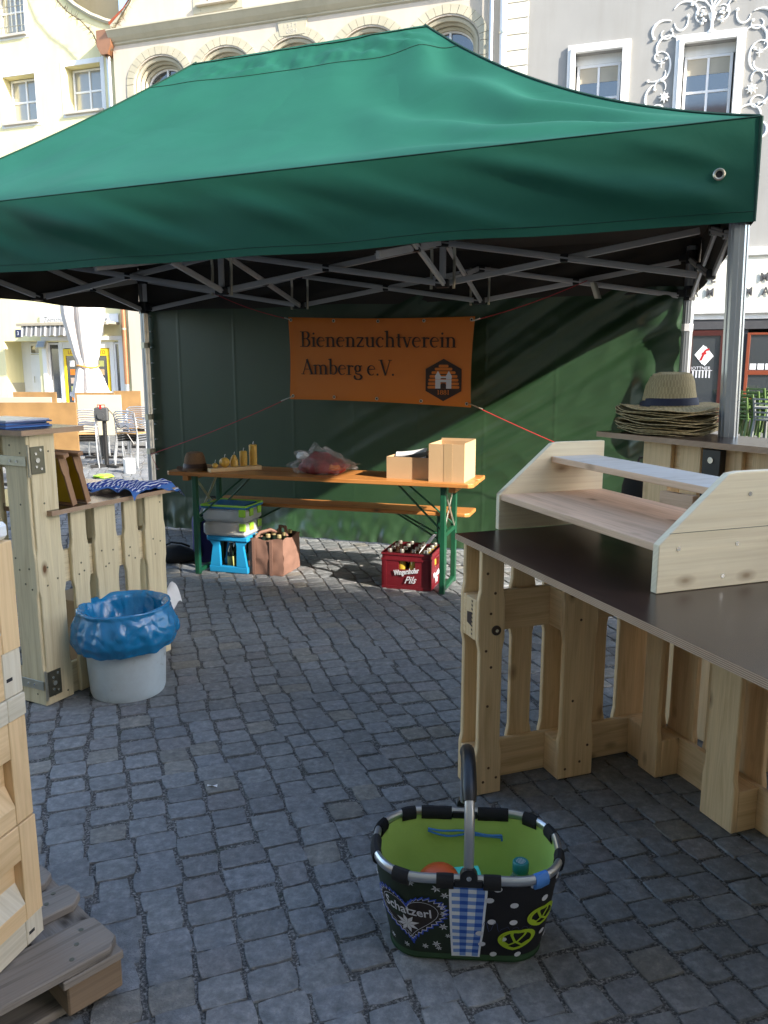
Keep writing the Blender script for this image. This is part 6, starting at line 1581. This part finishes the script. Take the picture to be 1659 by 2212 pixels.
m=MB(); m.beam((-.2,-.12,.02),(.2,.12,.02),.05,.035); m.beam((-.2,.12,.021),(.2,-.12,.021),.05,.035); m.build('foot_cross',BLACK,crl)
m=MB(); m.box((-.015,-.05,.78),(.20,.07,.20),ch=.025); m.prism([(.05*math.cos(k*PI/8),.05*math.sin(k*PI/8)) for k in range(16)],(-.015,-.088,.76),(1,0,0),(0,0,1),(0,-1,0),.02); m.build('case',plain('grey case',(.06,.062,.065),.5),crl)
m=MB(); m.tube([(-.07,-.05,.88),(-.07,-.05,.915),(.04,-.05,.915),(.04,-.05,.88)],.008,6); m.b2((-.03,-.09,.86),(.0,-.085,.92)); m.build('clip',REDM,crl)
m=MB(); m.tube([(.08,-.06,.86),(.16,-.08,.78),(.22,-.1,.62),(.27,-.1,.58),(.34,-.1,.62),(.42,-.1,.55),(.36,-.1,.5),(.45,-.1,.35)],.006,5); m.build('cable',BLACK,crl)
pt=thing('paint_pot','small white metal pot on the cobbles near the back left tent leg','pot',(-3.56,11.1,0)); m=MB(); m.lathe([(0,.0),(.075,0),(.08,.01),(.08,.19),(.083,.2),(.076,.2),(.07,.02),(0,.02)],20); m.build('pot',WHITEP,pt,True); m=MB(); m.tube([(-.08,0,.17),(-.06,0,.26),(.06,0,.26),(.08,0,.17)],.003,5); m.build('bail',STEEL,pt)
gwn=thing('green_rag','lime green rag lying on the cobbles beside the white pot','rag',(-3.75,10.6,0)); m=lump(.10,71,1.5,1.,.3,.4,8,14); m.build('cloth',LIME,gwn,True)
pr=thing('parasol','closed cream parasol tied with an orange strap in front of the newsagent','parasol',(-5.85,16,0)); m=MB(); m.tube([(0,0,0),(0,0,4.6)],.03,10); m.build('pole',ALU,pr,True)
def parf(u,v):
    a=2*PI*u; z=.80+v*3.6
    if z<1.45: r=.34-.16*((z-.8)/.65)
    else: r=.18+.16*min(1,(z-1.45)/1.0)-.14*max(0,(z-3.2)/1.2)
    r*=1+.22*math.sin(a*8)*(1 if z<1.4 or z>1.6 else .5)+.10*noise.noise(Vector((math.cos(a)*2,math.sin(a)*2,z*.8)))
    if v<.03: z+=.10*math.sin(a*4+1)
    return (r*math.cos(a)+.03*math.sin(z*2),r*.8*math.sin(a),z)
m=MB(); m.grid(parf,120,50); m.build('canopy',CREAMC,pr,'all')
m=MB(); m.tube([(.205*math.cos(k*PI/16)+.01,.17*math.sin(k*PI/16),1.46+.02*math.sin(k*.4)) for k in range(32)],.018,6,closed=True); m.build('tie_strap',plain('orange strap',(.62,.30,.06),.7),pr,True)
# green chairs on the right
def gchair(mat):
    t=thing('garden_chair','x','chair')
    m=MB(); m.box((0,0,.44),(.44,.42,.03),ch=.01); m.build('seat',mat,t)
    for sx in (-1,1):
        m=MB(); m.beam((sx*.2,-.19,0),(sx*.2,-.17,.66),.04,.045); m.beam((sx*.2,-.2,.66),(sx*.2,.2,.68),.035,.055); m.build('arm_leg',mat,t)
        m=MB(); m.beam((sx*.19,.26,0),(sx*.19,.18,.44),.045,.04); m.beam((sx*.19,.18,.44),(sx*.19,.26,.86),.04,.035); m.build('back_leg',mat,t)
    for k in range(5):
        m=MB(); m.box((0,.195+.016*k,.50+.085*k),(.36,.018,.035),ch=.005); m.build('back_slat',mat,t)
    return t
g0=gchair(GREENC); gu=0
for (x,y,n,nm) in ((7.25,16.1,4,'left stack'),(7.85,16.3,3,'right stack')):
    for k in range(n):
        lb=f'green slatted plastic chair, {["lowest","second","third","topmost"][k]} of the {nm} outside the bistro'
        loc=(x+.11*k,y,k*.10*.6); 
        if not gu: g0.location=loc;g0.rotation_euler=(0,R(0),PI/2+.5); g0['label']=lb;g0['group']='stacked green chairs'; gu=1
        else: copy_tree(g0,loc=loc,rz=PI/2+.5,label=lb)
g1=gchair(GCH); g1.location=(7.5,15.6,0); g1.rotation_euler=(0,0,PI/2+.5); g1['label']='grey slatted plastic chair standing in front of the green chairs'
# small litter on the cobbles
for k,(x,y) in enumerate(((-.62,2.62),)):
    lt=thing('litter',['white scrap of paper on the cobbles left of centre','white chewing gum crumbs near the old pallet','thin white scrap below the tall bar corner','tiny white scrap near the right counter foot'][k],'litter',(x,y,.004),k); m=MB(); m.grid(lambda u,v:(u*.035-.01,v*.012,.002+.004*math.sin(u*4+v*3)),4,3); m.build('scrap',PAPER,lt)
for o in bpy.data.objects:
    if o.parent and o.name.split('.')[0] in ('nail_head','screw_head','white_dot','small_flower_print','cap_dots','bolt'): o['kind']='stuff'
sc.render.resolution_x=768; sc.render.resolution_y=1024
